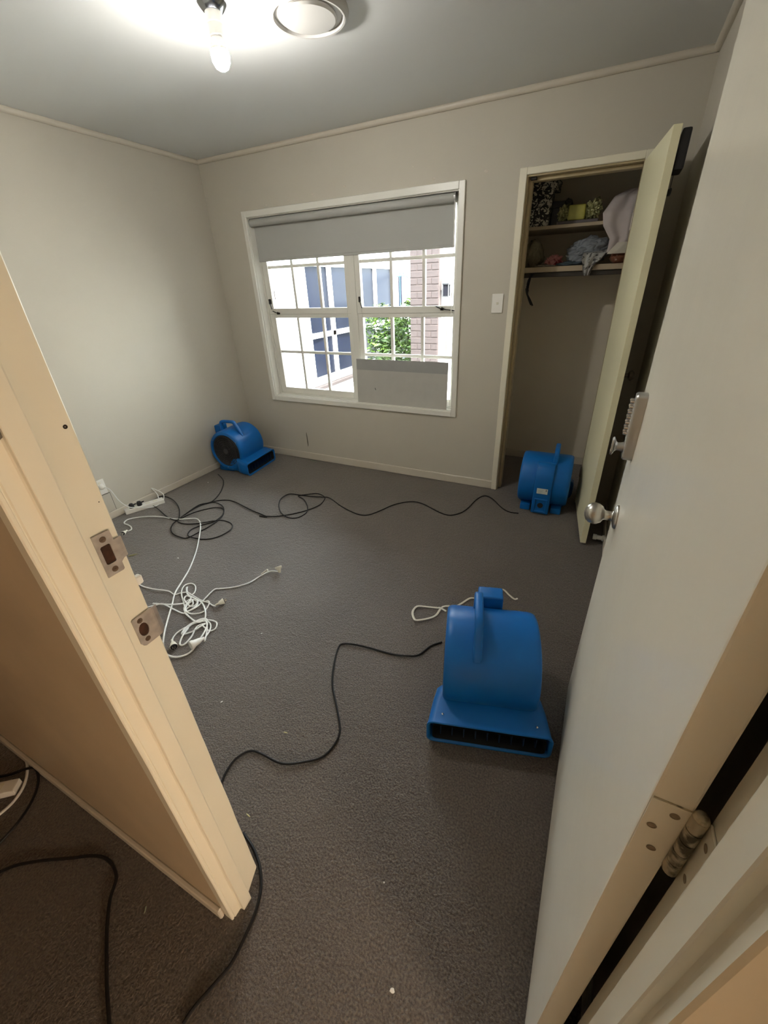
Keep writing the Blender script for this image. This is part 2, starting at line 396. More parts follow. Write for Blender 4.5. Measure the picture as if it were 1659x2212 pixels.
# keypad lock: stands out from the hall face (local -X)
yl = LEN-.110
b = NB(); t_ = rrect(.044, .172, .010, yl, 1.142)
loft(b, [[(0, a, c) for a, c in t_], [(-.021, a, c) for a, c in t_], [(-.025, yl+(a-yl)*.9, 1.142+(c-1.142)*.97) for a, c in t_]])
lk = obj('keypad_lock', b, satin, dl, smooth=30, label='satin silver mechanical push-button lock')
for i in range(7):
    for k in (-1, 1):
        q = NB(); z = 1.208-.0135*i; lathe(q, [(.0042, 0), (.0045, .008), (.0035, .0105), (0, .0115)], (-.025, yl+k*.010, z), (-1, 0, 0), 12); obj('button', q, chrome, lk, smooth=True)
q = NB(); lathe(q, [(.0135, 0), (.011, .010), (.0105, .016), (.014, .020), (.0145, .0215), (0, .0225)], (-.025, yl, 1.086), (-1, 0, 0), 24)
rg = rrect(.026, .050, .012, yl, 1.086)
loft(q, [[(-.045, yl+(a-yl)*.6, 1.086+(c-1.086)*.6) for a, c in rg], [(-.050, a, c) for a, c in rg], [(-.054, yl+(a-yl)*.9, 1.086+(c-1.086)*.92) for a, c in rg]])
obj('turn_knob', q, satin, lk, smooth=35)
# round knob
yk, zk = LEN-.135, .890
b = NB(); lathe(b, [(.034, 0), (.034, .003), (.031, .007), (.0165, .011), (.0135, .014), (.0135, .030), (.0155, .034), (.023, .038), (.0292, .048), (.0310, .058), (.0288, .069), (.0215, .078), (.011, .083), (0, .0845)], (0, yk, zk), (-1, 0, 0), 40)
obj('knob', b, steel, dl, smooth=50, label='round brushed steel door knob')
# hinge leaf on door edge with screws and knuckle in the gap
b = NB(); 
for k in range(5):
    cyl(b, (T+.004, -.004, .957+.020*k), (T+.004, -.004, .957+.0192*(k+1)+.0006*k), .0068, n=14)
lathe(b, [(.0068, 0), (.005, .004), (0, .006)], (T+.004, -.004, 1.056), (0, 0, 1), 12)
box(b, .002, T, -.0012, 0, .957, 1.055)
hg = obj('hinge', b, knucklem, dl, smooth=True, label='paint-spattered steel butt hinge')
b = NB(); box(b, .001, T-.001, -.0018, -.0012, .958, 1.054); obj('hinge_plate', b, mat('door_edge_paint', srgb(238, 232, 216), .35, bump=.1, bscale=60), hg)
for (x, z) in ((.022, 1.040), (.010, 1.012), (.018, .975)):
    q = NB(); lathe(q, [(.0040, 0), (.0043, .0005), (.0034, .0006), (.0030, .0002), (.0012, .0004), (0, .0004)], (x, -.0018, z), (0, -1, 0), 14); obj('screw', q, mat('painted_screw', srgb(140, 122, 96), .4), hg)
b = NB(); box(b, 3.2718, 3.2741, -2.772, -2.740, .957, 1.055, .0008); jp = obj('hinge_plate', b, creamm, fr, label='hinge plate let into the right jamb')
for (y, z) in ((-2.752, 1.036), (-2.765, 1.006), (-2.752, .976)):
    q = NB(); lathe(q, [(.0036, 0), (.0040, .0004), (.0030, .0006), (0, .0002)], (3.2718, y, z), (-1, 0, 0), 14); obj('screw', q, mat('painted_screw', (0, 0, 0)), jp)
for zc in (.22, 1.82):
    b = NB(); cyl(b, (T+.004, -.004, zc-.05), (T+.004, -.004, zc+.05), .0068, n=12); obj('hinge', b, knucklem, dl, smooth=True)

# closet door leaf
a2 = math.atan2(3.211-3.140, .595)
d2 = struct(empty('door_2', (3.140, -.002, 0), 0), 'open yellowed cream closet door standing into the room')
d2.rotation_euler = (0, 0, -(pi-a2)+pi)
# local: leaf runs toward -Y
d2.rotation_euler = (0, 0, a2)
b = NB(); box(b, 0, .033, -.599, 0, .018, 2.012, .002, seg=2); obj('leaf', b, yellowm, d2)
b = NB(); lathe(b, [(.022, 0), (.022, .004), (.010, .008), (.010, .024), (.022, .030), (.026, .042), (.020, .052), (0, .056)], (.033, -.535, 1.03), (1, 0, 0), 24); obj('knob', b, mat('bronze', (.09, .07, .05), .35, .7), d2, smooth=40)
for z in (.25, 1.75):
    q = NB(); cyl(q, (-.003, -.004, z-.04), (-.003, -.004, z+.04), .005, n=10); obj('hinge', q, nickel, d2, smooth=True)

# ================================================================ THINGS
# black hanger with a pull cord on the back of the closet door
ho = tag(empty('door_hanger', (3.236, -.50, 1.865)), 'black plate with a dangling cord at the top of the closet door back', 'hanger')
b = NB(); box(b, .012, .046, -.085, .045, 0, .135, .008, seg=2); obj('plate', b, blackm, ho)
b = NB(); tube(b, [(.018, -.04, 0), (.018, -.042, -.03), (.017, -.040, -.055)], .0015, 6); obj('cord', b, blackm, ho)
b = NB(); lump(b, (.017, -.040, -.068), .010, .010, .015, .3, 5, 2); obj('bead', b, blackm, ho)

# light bulb
MX, MY = 1.660, -1.400
lb = tag(empty('pendant_light', (MX, MY, HT)), 'bare glowing bulb in a short white ceiling holder', 'light')
b = NB(); lathe(b, [(.052, 0), (.054, -.014), (.050, -.024), (.034, -.040), (.030, -.042)], n=32); lathe(b, [(.030, -.04), (0, -.041)], n=32); obj('ceiling_cup', b, mat('grey_chrome', (.42, .44, .48), .18, 1), lb, smooth=50)
b = NB(); lathe(b, [(.030, -.038), (.028, -.066), (.0285, -.068), (.027, -.069), (.0255, -.070), (.0245, -.100), (.020, -.104), (.031, -.136), (.0315, -.139)], n=28); obj('lamp_holder', b, whitem, lb, smooth=40)  # bottom flare is an added collar that keeps bulb light off the ceiling
b = NB(); lathe(b, [(.0, -.098), (.017, -.100), (.020, -.110), (.029, -.130), (.033, -.150), (.031, -.168), (.022, -.184), (.011, -.190), (0, -.192)], n=32)
obj('bulb', b, mat('glowing_bulb', (1, 1, 1), .5, emit=(1, .965, .90), estr=BULB_E), lb, smooth=True, label='lit white glass bulb')

# ceiling vent
VX, VY = 1.905, -1.165
v = tag(empty('ceiling_vent', (VX, VY, HT)), 'round grey plastic air vent in the ceiling', 'vent')
b = NB(); lathe(b, [(.150, 0), (.152, -.008), (.146, -.022), (.137, -.028), (.130, -.027), (.127, -.016)], n=56); 
obj('rim', b, ventm, v, smooth=40)
b = NB(); lathe(b, [(0, -.008), (.130, -.0085), (.130, -.002), (0, -.002)], n=48); obj('throat', b, ventd, v)
b = NB(); lathe(b, [(0, -.008), (.080, -.010), (.103, -.018), (.106, -.024), (.100, -.030), (0, -.034)], n=48); obj('disc', b, ventm, v, smooth=40)

# roller blind
bl = tag(empty('roller_blind', (1.26, .03, 1.965)), 'grey roller blind pulled a third of the way down the window', 'blind')
b = NB(); cyl(b, (-.845, 0, 0), (.845, 0, 0), .026, n=28); obj('roll', b, blindm, bl, smooth=True)
b = NB(); box(b, -.845, .845, .024, .0265, -.255, .0); obj('fabric', b, blindm, bl)
b = NB(); box(b, -.845, .845, .021, .030, -.268, -.250, .002); obj('bottom_rail', b, blindm, bl)
for s in (-1, 1):
    b = NB(); cyl(b, (s*.846, 0, 0), (s*.858, 0, 0), .028, n=20); box(b, s*.852-.006, s*.852+.006, -.012, .012, 0, .026); obj('bracket', b, satin, bl)
b = NB(); tube(b, [(.853, -.02, .0), (.853, -.022, -.3), (.855, -.022, -.62), (.852, -.018, -.70), (.848, -.012, -.62), (.850, -.012, -.3), (.852, -.012, 0)], .0016, 6); obj('chain', b, whitem, bl)

# grey board
bd = tag(empty('grey_board', (1.70, .012, .608)), 'plain grey card panel leaning over the lower right panes', 'board')
bd.rotation_euler = (R(-2.5), 0, 0)
b = NB(); box(b, -.400, .400, 0, .004, 0, .270); obj('sheet', b, boardm, bd)
b = NB(); box(b, -.400, .400, -.0008, .0046, .270, .355, .0006); obj('top_strip', b, boardd, bd, label='darker grey upper strip')
b = NB(); box(b, -.232, -.228, -.001, .0, .118, .130); box(b, -.228, -.224, -.001, .0, .112, .120); obj('nick', b, darkm, bd)

# light switch
sw = tag(empty('light_switch', (2.437, 0, 1.357)), 'white wall switch between window and closet', 'switch')
b = NB(); box(b, -.037, .037, -.010, 0, -.058, .058, .004, seg=2); obj('plate', b, whitem, sw)
b = NB(); box(b, -.006, .008, -.0135, -.009, -.006, .008, .0015); obj('rocker', b, plugm, sw)

# wall outlet and access panel
ol = tag(empty('wall_outlet', (0, -1.565, .262)), 'white wall socket low on the left wall with a plug in it', 'outlet')
b = NB(); box(b, 0, .010, -.036, .036, -.056, .056, .003, seg=2); obj('plate', b, whitem, ol)
b = NB(); box(b, .0095, .013, -.008, .008, .026, .040, .001); obj('rocker', b, plugm, ol)
ap = tag(empty('access_panel', (0, -1.56, .13)), 'painted hatch cover in the left wall under the socket', 'panel')
b = NB(); box(b, 0, .006, -.036, .040, -.072, .068, .001); obj('cover', b, wallm, ap)
b = NB(); box(b, 0, .004, -.040, .044, .068, .072); box(b, 0, .004, .040, .044, -.072, .068); obj('shadow_joint', b, mat('joint_grey', srgb(110, 104, 94), .9), ap)

# power board
pb = tag(empty('power_board', (.082, -1.352, 0), R(-23)), 'white power strip with two black plugs against the left skirting', 'power strip')
b = NB(); box(b, -.030, .030, -.140, .140, 0, .034, .005, seg=2); obj('case', b, whitem, pb)
for y in (-.085, -.03, .025, .080):
    b = NB(); box(b, -.016, .016, y-.016, y+.016, .034, .0348, .0003); obj('socket', b, plugm, pb)
def bplug(y):
    q = NB(); lathe(q, [(.017, 0), (.019, .006), (.018, .024), (.012, .034), (0, .036)], (0, y, .0345), (0, 0, 1), 20); cyl(q, (0, y, .052), (.006, y+.035, .060), .0065, .004, n=10)
    return q
p1 = obj('black_plug', bplug(-.085), blackm, None, smooth=40); p1.location = pb.location; p1.rotation_euler = pb.rotation_euler
tag(p1, 'black plug in the power strip, the one nearer the doorway', 'plug')
p2 = obj('black_plug', bplug(-.030), blackm, None, smooth=40); p2.location = pb.location; p2.rotation_euler = pb.rotation_euler
tag(p2, 'black plug in the power strip, the one nearer the window', 'plug')

# ---------------------------------------------------------------- air movers
def drum_prof(w, r):
    # (radius, x) profile of the drum about the X axis
    return [(r*.80, -w/2+.004), (r*.86, -w/2), (r*.955, -w/2), (r*.985, -w/2+.006), (r, -w/2+.020), (r, 0), (r, w/2-.020), (r*.985, w/2-.006), (r*.955, w/2), (r*.86, w/2), (r*.80, w/2-.004)]
def snail(w=.335, r=.184, zc=.208):
    """housing: volute side profile in Y-Z lofted across X with soft shoulders"""
    # profile: circle, with tangent skirt to the floor at the back and to the duct in front
    pts = []
    for k in range(64):
        a = 2*pi*k/64; y, z = r*cos(a), zc+r*sin(a)
        pts.append((y, z))
    out = []
    for y, z in pts:
        if z < .035: z = .035-(.035-z)*.5
        out.append((y, z))
    return out
def make_fan(label, base='wide', box_side=1, panel=False, switch=True):
    f = empty('air_mover'); tag(f, label, 'fan', 'blue carpet-drying air movers on the floor')
    W_, r, zc = .335, .184, .208
    P = snail(W_, r, zc)
    b = NB(); rings = []
    cyx = 0
    for x, s in ((-W_/2+.012, .80), (-W_/2+.001, .83), (-W_/2, .93), (-W_/2+.004, .965), (-W_/2+.014, .99), (-W_/2+.028, 1.0), (0, 1.0), (W_/2-.028, 1.0), (W_/2-.014, .99), (W_/2-.004, .965), (W_/2, .93), (W_/2-.001, .83), (W_/2-.012, .80)):
        rings.append([(x, y*s, zc+(z-zc)*s) for y, z in P])
    loft(b, rings, cap0=True, cap1=True); hs = obj('housing', b, bluem, f, smooth=45)
    # outlet duct: rounded tube flaring to the lip at +Y
    b = NB(); rings = []
    def rr(w, z0, z1, y, rad): return [(a, y, c) for a, c in rrect(w, z1-z0, rad, 0, (z0+z1)/2, 4)]
    yb = -.02
    spec = [(-.06, .300, .018, .080, .02), (.00, .322, .012, .095, .025), (.055, .330, .010, .150, .03), (.105, .334, .008, .156, .028), (.122, .382, .007, .150, .028), (.17, .405, .006, .140, .028), (.235, .425, .004, .122, .026), (.247, .432, .002, .121, .026), (.252, .434, .002, .121, .026)]
    if base == 'narrow': spec = [(y_, min(w_, .40), a_, c_, q_) for (y_, w_, a_, c_, q_) in spec]
    for (y_, w_, a_, c_, q_) in spec: rings.append(rr(w_, a_, c_, y_, q_))
    wE = spec[-1][1]
    for (y_, dw) in ((.254, .010), (.250, .022), (.236, .026), (.16, .03)):
        rings.append(rr(wE-dw, .002+dw/2+.002, .121-dw/2, y_, max(.006, .026-dw/2)))
    loft(b, rings, cap0=True, cap1=False); obj('outlet_duct', b, bluem, f, smooth=50)
    b = NB(); loft(b, [rr(wE-.042, .022, .100, .2505, .014), rr(wE-.046, .024, .098, .160, .014)], cap0=False, cap1=True); obj('duct_back', b, mat('duct_dark', (.006, .008, .012), .8), f)
    for k in range(9):
        q = NB(); x = -wE/2+.05+k*(wE-.10)/8; box(q, x-.002, x+.002, .195, .235, .024, .100, .001); obj('outlet_bar', q, mat('bar_dark_blue', (.006, .03, .09), .45), f)
    for s in (-1, 1):
        q = NB(); lathe(q, [(.0045, 0), (.004, .003), (0, .0036)], (s*(wE/2-.055), .222, .1262), (0, 0, 1), 12); obj('screw', q, chrome, f)
        # inlet grille
        q = NB(); X = s*(W_/2-.010)
        lathe(q, [(0, 0), (r*.80, 0), (r*.80, .004), (r*.76, .007), (r*.74, .004), (0, .002)], (X, 0, zc), (s, 0, 0), 40)
        g = obj('inlet_grille', q, grillem, f, smooth=40)
        q = NB()
        for rad in (.035, .055, .075, .095, .115, .132):
            pts = [(X+s*.010, rad*cos(2*pi*k/32), zc+rad*sin(2*pi*k/32)) for k in range(33)]
            tube(q, pts, .0022, 5, sm=False)
        for k in range(12):
            a = 2*pi*k/12; cyl(q, (X+s*.009, .02*cos(a), zc+.02*sin(a)), (X+s*.009, .136*cos(a), zc+.136*sin(a)), .002, n=5)
        lathe(q, [(.028, 0), (.026, .006), (0, .008)], (X+s*.006, 0, zc), (s, 0, 0), 20)
        obj('wire_guard', q, mat('guard_black', (.035, .035, .038), .4), g, smooth=True)
        for a in (.6, 2.5, 4.6):
            q = NB(); lathe(q, [(.005, 0), (0, .003)], (s*(W_/2), r*.86*cos(a), zc+r*.86*sin(a)), (s, 0, 0), 10); obj('screw', q, chrome, f)
    # handle loop in the YZ plane
    b = NB()
    pth = [(.052, -.095, .350), (.052, -.095, .412), (.052, -.090, .438), (.052, -.072, .449), (.052, -.02, .452), (.052, .035, .452), (.052, .056, .446), (.052, .070, .430), (.052, .110, .362), (.052, .132, .322)]
    P_ = spline(pth, 3); rings = []
    for i, p in enumerate(P_):
        d = (P_[min(i+1, len(P_)-1)]-P_[max(i-1, 0)]).normalized(); nrm = Vector((0, -d.z, d.y))
        hw, ht = .0155, .0125
        ring = []
        for a, c in rrect(2*hw, 2*ht, .007, 0, 0, 2): ring.append(p+Vector((a, 0, 0))+nrm*c)
        rings.append(ring)
    loft(b, rings); obj('handle', b, bluem, f, smooth=50)
    if switch:
        b = NB(); box(b, -.048, .050, -.192, -.122, .28, .402, .010, seg=3); obj('switch_box', b, bluem, f, smooth=40)
    if panel:
        # rear spine with label and recessed inlet socket
        b = NB(); rings = []
        for z, y in ((.012, -.178), (.08, -.176), (.16, -.178), (.24, -.180), (.30, -.172), (.345, -.150), (.372, -.118)):
            rings.append([(a, y+c, z) for a, c in rrect(.118, .030, .008, 0, 0, 2)])
        loft(b, rings); sp = obj('rear_spine', b, bluem, f, smooth=50)
        b = NB(); box(b, -.040, .040, -.200, -.190, .020, .032, .003); box(b, -.040, .040, -.200, -.190, .118, .128, .003); box(b, -.045, -.033, -.200, -.190, .02, .128, .003); box(b, .033, .045, -.200, -.190, .02, .128, .003); obj('socket_surround', b, bluem, sp)
        b = NB(); lathe(b, [(.020, 0), (.018, .004), (0, .002)], (0, -.1925, .075), (0, -1, 0), 20); obj('socket', b, blackm, sp)
        b = NB(); box(b, -.036, .036, -.1975, -.1955, .168, .208, 0); lbm = obj('sticker', b, mat('sticker_white', srgb(214, 218, 214), .6), sp, label='small white rating sticker')
        q = NB(); box(q, .022, .030, -.1985, -.1975, .190, .204)
        for k in range(3): box(q, -.030, .008-.006*k, -.1980, -.1974, .196-.009*k, .1975-.009*k)
        obj('print', q, mat('print_grey', srgb(130, 134, 138), .8), lbm) if False else obj('sticker_print', q, mat('print_grey', srgb(130, 134, 138), .8), sp)
    for s in (-1, 1):
        b = NB(); box(b, s*.105-.035, s*.105+.035, -.150, .02, 0, .045, .008, seg=2); obj('foot', b, bluem, f, smooth=40)
    return f
fn = make_fan('largest blue air mover, front of the room beside the white door, outlet facing the doorway', box_side=-1)
fn.scale = (1, 1, .955); fn.location = (2.930, -1.868, 0); fn.rotation_euler = (0, 0, R(195.6))
fl = make_fan('blue air mover in the far left corner, round black inlet towards the doorway', box_side=1)
fl.scale = (1, .95, 1); fl.location = (.184, -.392, 0); fl.rotation_euler = (0, 0, R(-83.3))
fc = make_fan('blue air mover in the closet, back panel with a white sticker facing out', panel=True, switch=False, base='narrow')
fc.location = (2.915, -.108, 0); fc.rotation_euler = (0, 0, R(1.8))

# ---------------------------------------------------------------- cords
CORDS = {
  'black_fan_left': [(0.133,-0.648),(0.277,-0.727),(0.37,-0.818),(0.458,-0.942),(0.517,-1.079),(0.463,-1.159),(0.48,-1.297),(0.508,-1.384),(0.529,-1.412),(0.602,-1.411),(0.698,-1.367),(0.802,-1.282),(0.885,-1.264),(0.957,-1.296),(0.991,-1.362),(0.969,-1.452),(0.905,-1.505),(0.816,-1.525),(0.758,-1.514),(0.715,-1.45),(0.743,-1.372),(0.786,-1.305),(0.766,-1.211),(0.718,-1.145),(0.647,-1.096),(0.542,-1.076),(0.494,-1.123)],
  'black_coil': [(0.001,-1.296),(-0.008,-1.219),(0.047,-1.164),(0.167,-1.173),(0.3,-1.226),(0.405,-1.295),(0.502,-1.382),(0.521,-1.444),(0.569,-1.502),(0.645,-1.544),(0.724,-1.555),(0.782,-1.54),(0.796,-1.453),(0.809,-1.373),(0.799,-1.28),(0.76,-1.192),(0.692,-1.133),(0.623,-1.139),(0.573,-1.182),(0.528,-1.266),(0.511,-1.368),(0.495,-1.401),(0.383,-1.39),(0.206,-1.333),(0.021,-1.288)],
  'black_fan_closet': [(2.789,-0.348),(2.724,-0.35),(2.656,-0.301),(2.56,-0.191),(2.494,-0.169),(2.453,-0.249),(2.429,-0.42),(2.397,-0.51),(2.336,-0.559),(2.253,-0.544),(2.117,-0.482),(2.032,-0.462),(1.964,-0.489),(1.896,-0.572),(1.846,-0.685),(1.79,-0.777),(1.725,-0.804),(1.634,-0.785),(1.522,-0.738),(1.369,-0.659),(1.302,-0.672),(1.211,-0.694),(1.11,-0.705),(1.019,-0.732),(1.01,-0.82),(1.062,-0.912),(1.162,-1.006),(1.252,-1.044),(1.32,-1.021),(1.339,-0.932),(1.289,-0.847),(1.191,-0.761),(1.11,-0.726),(1.158,-0.685),(1.231,-0.634),(1.312,-0.653),(1.351,-0.71),(1.363,-0.803),(1.317,-0.902),(1.244,-0.997),(1.157,-1.071),(1.038,-1.107),(1.1,-1.094),(0.906,-1.061),(0.694,-1.007),(0.589,-1.013),(0.52,-1.082),(0.479,-1.198),(0.487,-1.326)],
  'white_main': [(0.304,-1.65),(0.313,-1.627),(0.267,-1.599),(0.221,-1.589),(0.175,-1.588),(0.143,-1.541),(0.178,-1.487),(0.264,-1.443),(0.363,-1.409),(0.446,-1.395),(0.522,-1.378),(0.617,-1.331),(0.675,-1.341),(0.75,-1.398),(0.855,-1.5),(0.975,-1.632),(1.086,-1.778),(1.158,-1.893),(1.207,-1.981),(1.273,-2.055),(1.347,-2.137),(1.411,-2.205),(1.469,-2.26),(1.528,-2.293),(1.58,-2.299),(1.615,-2.279),(1.634,-2.237),(1.616,-2.169),(1.592,-2.116),(1.559,-2.073),(1.531,-2.056),(1.504,-2.078),(1.491,-2.123),(1.502,-2.174)],
  'white_two': [(0.877,-1.995),(0.958,-2.011),(1.053,-2.007),(1.153,-1.984),(1.209,-1.987),(1.233,-1.964),(1.271,-1.948),(1.324,-1.954),(1.405,-1.964),(1.431,-1.952),(1.454,-1.964),(1.472,-2.015),(1.447,-2.052),(1.397,-2.059),(1.314,-2.014),(1.232,-1.959),(1.202,-1.912),(1.217,-1.88),(1.259,-1.887),(1.304,-1.928),(1.301,-1.952),(1.253,-1.938),(1.226,-1.913)],
  'white_three': [(1.159,-2.124),(1.188,-2.092),(1.223,-2.071),(1.306,-2.073),(1.384,-2.072),(1.402,-2.046),(1.405,-2.008),(1.382,-1.979),(1.343,-1.98),(1.345,-2.023),(1.365,-2.052),(1.427,-2.076),(1.493,-2.092),(1.523,-2.069),(1.556,-2.05),(1.604,-2.053),(1.629,-2.085),(1.611,-2.105),(1.578,-2.103),(1.545,-2.094)],
  'white_plug_cord': [(1.162,-2.087),(1.221,-2.072),(1.27,-2.055),(1.316,-2.02),(1.33,-1.979),(1.38,-2.006),(1.372,-2.036),(1.384,-2.064),(1.445,-2.083),(1.513,-2.09),(1.521,-2.056),(1.482,-2.015),(1.415,-1.977),(1.345,-1.965),(1.279,-1.957),(1.228,-1.92)],
  'white_socket_end': [(1.624,-1.591),(1.572,-1.609),(1.546,-1.658),(1.535,-1.728),(1.515,-1.772),(1.468,-1.811),(1.411,-1.847),(1.392,-1.871),(1.401,-1.948),(1.41,-2.0),(1.401,-2.05),(1.381,-2.059),(1.346,-2.014),(1.356,-1.974),(1.383,-1.976),(1.393,-2.007),(1.365,-2.019),(1.302,-1.998),(1.286,-1.969),(1.319,-1.969),(1.338,-1.996)],
  'white_small_plug': [(1.504,-1.965),(1.481,-1.965),(1.442,-1.958),(1.395,-1.964),(1.32,-1.954),(1.268,-1.948)],
  'white_plug_low': [(1.499,-2.231),(1.479,-2.212),(1.473,-2.18),(1.484,-2.146),(1.492,-2.112),(1.516,-2.083),(1.555,-2.066),(1.586,-2.076),(1.611,-2.107),(1.63,-2.145),(1.64,-2.163)],
  'white_loop': [(1.644,-2.167),(1.611,-2.125),(1.565,-2.08),(1.53,-2.064),(1.499,-2.078),(1.488,-2.114),(1.489,-2.149),(1.501,-2.179),(1.534,-2.153),(1.551,-2.104),(1.552,-2.079),(1.53,-2.113),(1.564,-2.174),(1.57,-2.222),(1.545,-2.227),(1.519,-2.189),(1.5,-2.139)],
  'board_lead': [(-0.626,-1.244),(-0.563,-1.245),(-0.447,-1.283),(-0.311,-1.336),(-0.189,-1.376),(-0.078,-1.404),(0.012,-1.409),(0.069,-1.392),(0.109,-1.363),(0.135,-1.311),(0.134,-1.257),(0.107,-1.205),(0.066,-1.17),(0.019,-1.149),(-0.107,-1.105),(-0.178,-1.091),(-0.124,-1.111),(-0.051,-1.137),(0.017,-1.177)],
  'ribbon': [(2.747,-1.353),(2.721,-1.369),(2.689,-1.421),(2.668,-1.453),(2.613,-1.486),(2.6,-1.55),(2.573,-1.591),(2.528,-1.628),(2.504,-1.614),(2.483,-1.579),(2.49,-1.536),(2.531,-1.513),(2.588,-1.502),(2.605,-1.499),(2.637,-1.503)],
  'ribbon2': [(2.835,-1.247),(2.867,-1.228),(2.901,-1.248),(2.936,-1.276),(2.951,-1.269)],
  'near_black': [(2.687,-1.707),(2.646,-1.75),(2.617,-1.821),(2.571,-1.848),(2.498,-1.866),(2.396,-1.876),(2.323,-1.888),(2.267,-1.904),(2.258,-1.938),(2.297,-2.035),(2.344,-2.118),(2.419,-2.2),(2.477,-2.269),(2.49,-2.321),(2.477,-2.377),(2.436,-2.419),(2.358,-2.464),(2.266,-2.467),(2.22,-2.477),(2.195,-2.521),(2.195,-2.565),(2.206,-2.601),(2.227,-2.654)],
  'jamb_black': [(2.381,-2.681),(2.431,-2.695),(2.466,-2.711),(2.493,-2.729),(2.516,-2.752),(2.532,-2.777),(2.544,-2.808),(2.55,-2.849),(2.554,-2.902),(2.541,-2.95),(2.527,-2.992),(2.523,-3.022)],
  'hall_black': [(1.775,-3.078),(1.794,-3.06),(1.826,-3.029),(1.888,-2.988),(1.955,-2.949),(2.0,-2.923),(2.044,-2.907),(2.086,-2.907),(2.126,-2.922),(2.154,-2.956),(2.199,-2.994),(2.246,-3.026),(2.308,-3.063),(2.369,-3.096),(2.419,-3.125)],
  'hall_black2': [(1.45,-2.938),(1.491,-2.904),(1.536,-2.864),(1.57,-2.852),(1.619,-2.873),(1.668,-2.914),(1.703,-2.97),(1.708,-3.022),(1.703,-3.044)],
  'hall_white': [(1.48,-2.845),(1.521,-2.859),(1.564,-2.882),(1.594,-2.909),(1.61,-2.941),(1.614,-2.969),(1.612,-2.996)],
}

def cord(key, r, m, name, label, cat='cord', z0=None, amp=.004, seed=0, zs=None, parent=None, group=None):
    pts = CORDS[key] if isinstance(key, str) else key
    z0 = r*1.05 if z0 is None else z0; out = []
    for i, p in enumerate(pts):
        if len(p) == 3: out.append(p)
        else: out.append((p[0], p[1], z0+amp*(.5+.5*sin(i*1.9+seed))))
    b = NB(); tube(b, out, r, 8, per=5); o = obj(name, b, m, parent, smooth=True)
    if not parent: tag(o, label, cat, group)
    return o, out
cord('black_fan_left', .0038, cordb, 'cable', 'black flex trailing from the far left corner fan into a coil', seed=0)
cord('black_coil', .0038, cordb, 'cable', 'black flex looping from the power strip over the white lead', seed=2)
cord('black_fan_closet', .0038, cordb, 'cable', 'long black flex waving across the carpet from the closet fan', seed=1)
cord('near_black', .0040, cordb, 'cable', 'black flex curving from the nearest fan to the doorway', seed=3)
cord('jamb_black', .0045, cordb, 'cable', 'dark flex bent around the foot of the left door jamb', seed=3, amp=.002)
cord('hall_black', .0045, cordb, 'cable', 'dark flex bending across the hall carpet', seed=3)
cord('hall_black2', .0045, cordb, 'cable', 'dark flex crossing a white lead by the hall skirting', seed=3, amp=.008)
ho_, _ = cord('hall_white', .0045, cordw, 'extension_lead', 'white lead on the dark hall carpet beside a white power strip', seed=3, amp=.002)

def grip(bm, a, d, L=.042, r0=.005, r1=.0135, n=16):
    a = Vector(a); d = Vector(d).normalized()
    lathe(bm, [(r0*.7, 0), (r0, .002), (r0*1.1, L*.35), (r1*.75, L*.55), (r1*.8, L*.7), (r1, L*.85), (r1*1.05, L), (0, L+.0005)], a, d, n)
def plug(root, end, d, L=.042, r=.0140, pins=True, name='plug'):
    q = NB(); grip(q, end, d, L, .005, r); obj(name, q, plugm, root, smooth=45)
    e = Vector(end)+Vector(d).normalized()*L; dd = Vector(d).normalized(); s = dd.cross(Vector((0, 0, 1))).normalized(); u = s.cross(dd)
    if pins:
        q = NB(); lathe(q, [(r*.98, 0), (r*.9, .003), (0, .0031)], e, dd, 16); obj('plug_face', q, blackm, root, smooth=40)
        for a, c in ((-.005, .004), (.005, .004), (0, -.005)):
            q = NB(); o_ = e+s*a+u*c; cyl(q, o_, o_+dd*.014, .0018, n=6); obj('pin', q, brass, root)
def lead(keys, label, ends, r=.0042, amp=.006, seed=0):
    root = empty('extension_lead', (CORDS[keys[0]][0][0], CORDS[keys[0]][0][1], 0)); tag(root, label, 'lead')
    inv = Matrix.Translation(-Vector(root.location)); outs = {}
    for i, k in enumerate(keys):
        o, pts = cord(k, r, cordw, 'flex', None, parent=root, amp=amp, seed=seed+i*1.3)
        o.matrix_parent_inverse = inv; outs[k] = pts
    return root, inv, outs
def fixinv(root, inv):
    for ch in root.children: ch.matrix_parent_inverse = inv
rt_, iv, o1 = lead(['white_main'], 'white lead running the length of the left side into the tangle, plug by the jamb', None, seed=0)
plug(rt_, (.304, -1.650, .016), (.05, -.14, 0)); fixinv(rt_, iv)
rt_, iv, o1 = lead(['white_socket_end'], 'white lead rising from the tangle to a round socket on the open carpet', None, seed=.5, r=.0040)
q = NB(); lathe(q, [(.006, 0), (.009, .010), (.011, .018), (.020, .030), (.0215, .036), (.0205, .040), (0, .0405)], (1.640, -1.600, .012), (-.35, .25, .55), 22); obj('socket_head', q, plugm, rt_, smooth=40)
q = NB(); grip(q, (1.545, -1.655, .012), (.08, .05, .06), .05, .004, .007); obj('strain_relief', q, plugm, rt_, smooth=40); fixinv(rt_, iv)
rt_, iv, o1 = lead(['white_small_plug', 'white_two'], 'white lead entering from behind the jamb, small plug right of the tangle', None, seed=1.5, r=.0034)
plug(rt_, (1.504, -1.965, .016), (.030, .055, .006), L=.046, r=.0155); fixinv(rt_, iv)
rt_, iv, o1 = lead(['white_plug_low', 'white_three'], 'white lead with a plug lying nearest the jamb at the foot of the tangle', None, seed=2.5, r=.0036)
plug(rt_, (1.499, -2.231, .018), (.060, -.034, 0), L=.056, r=.0165); fixinv(rt_, iv)
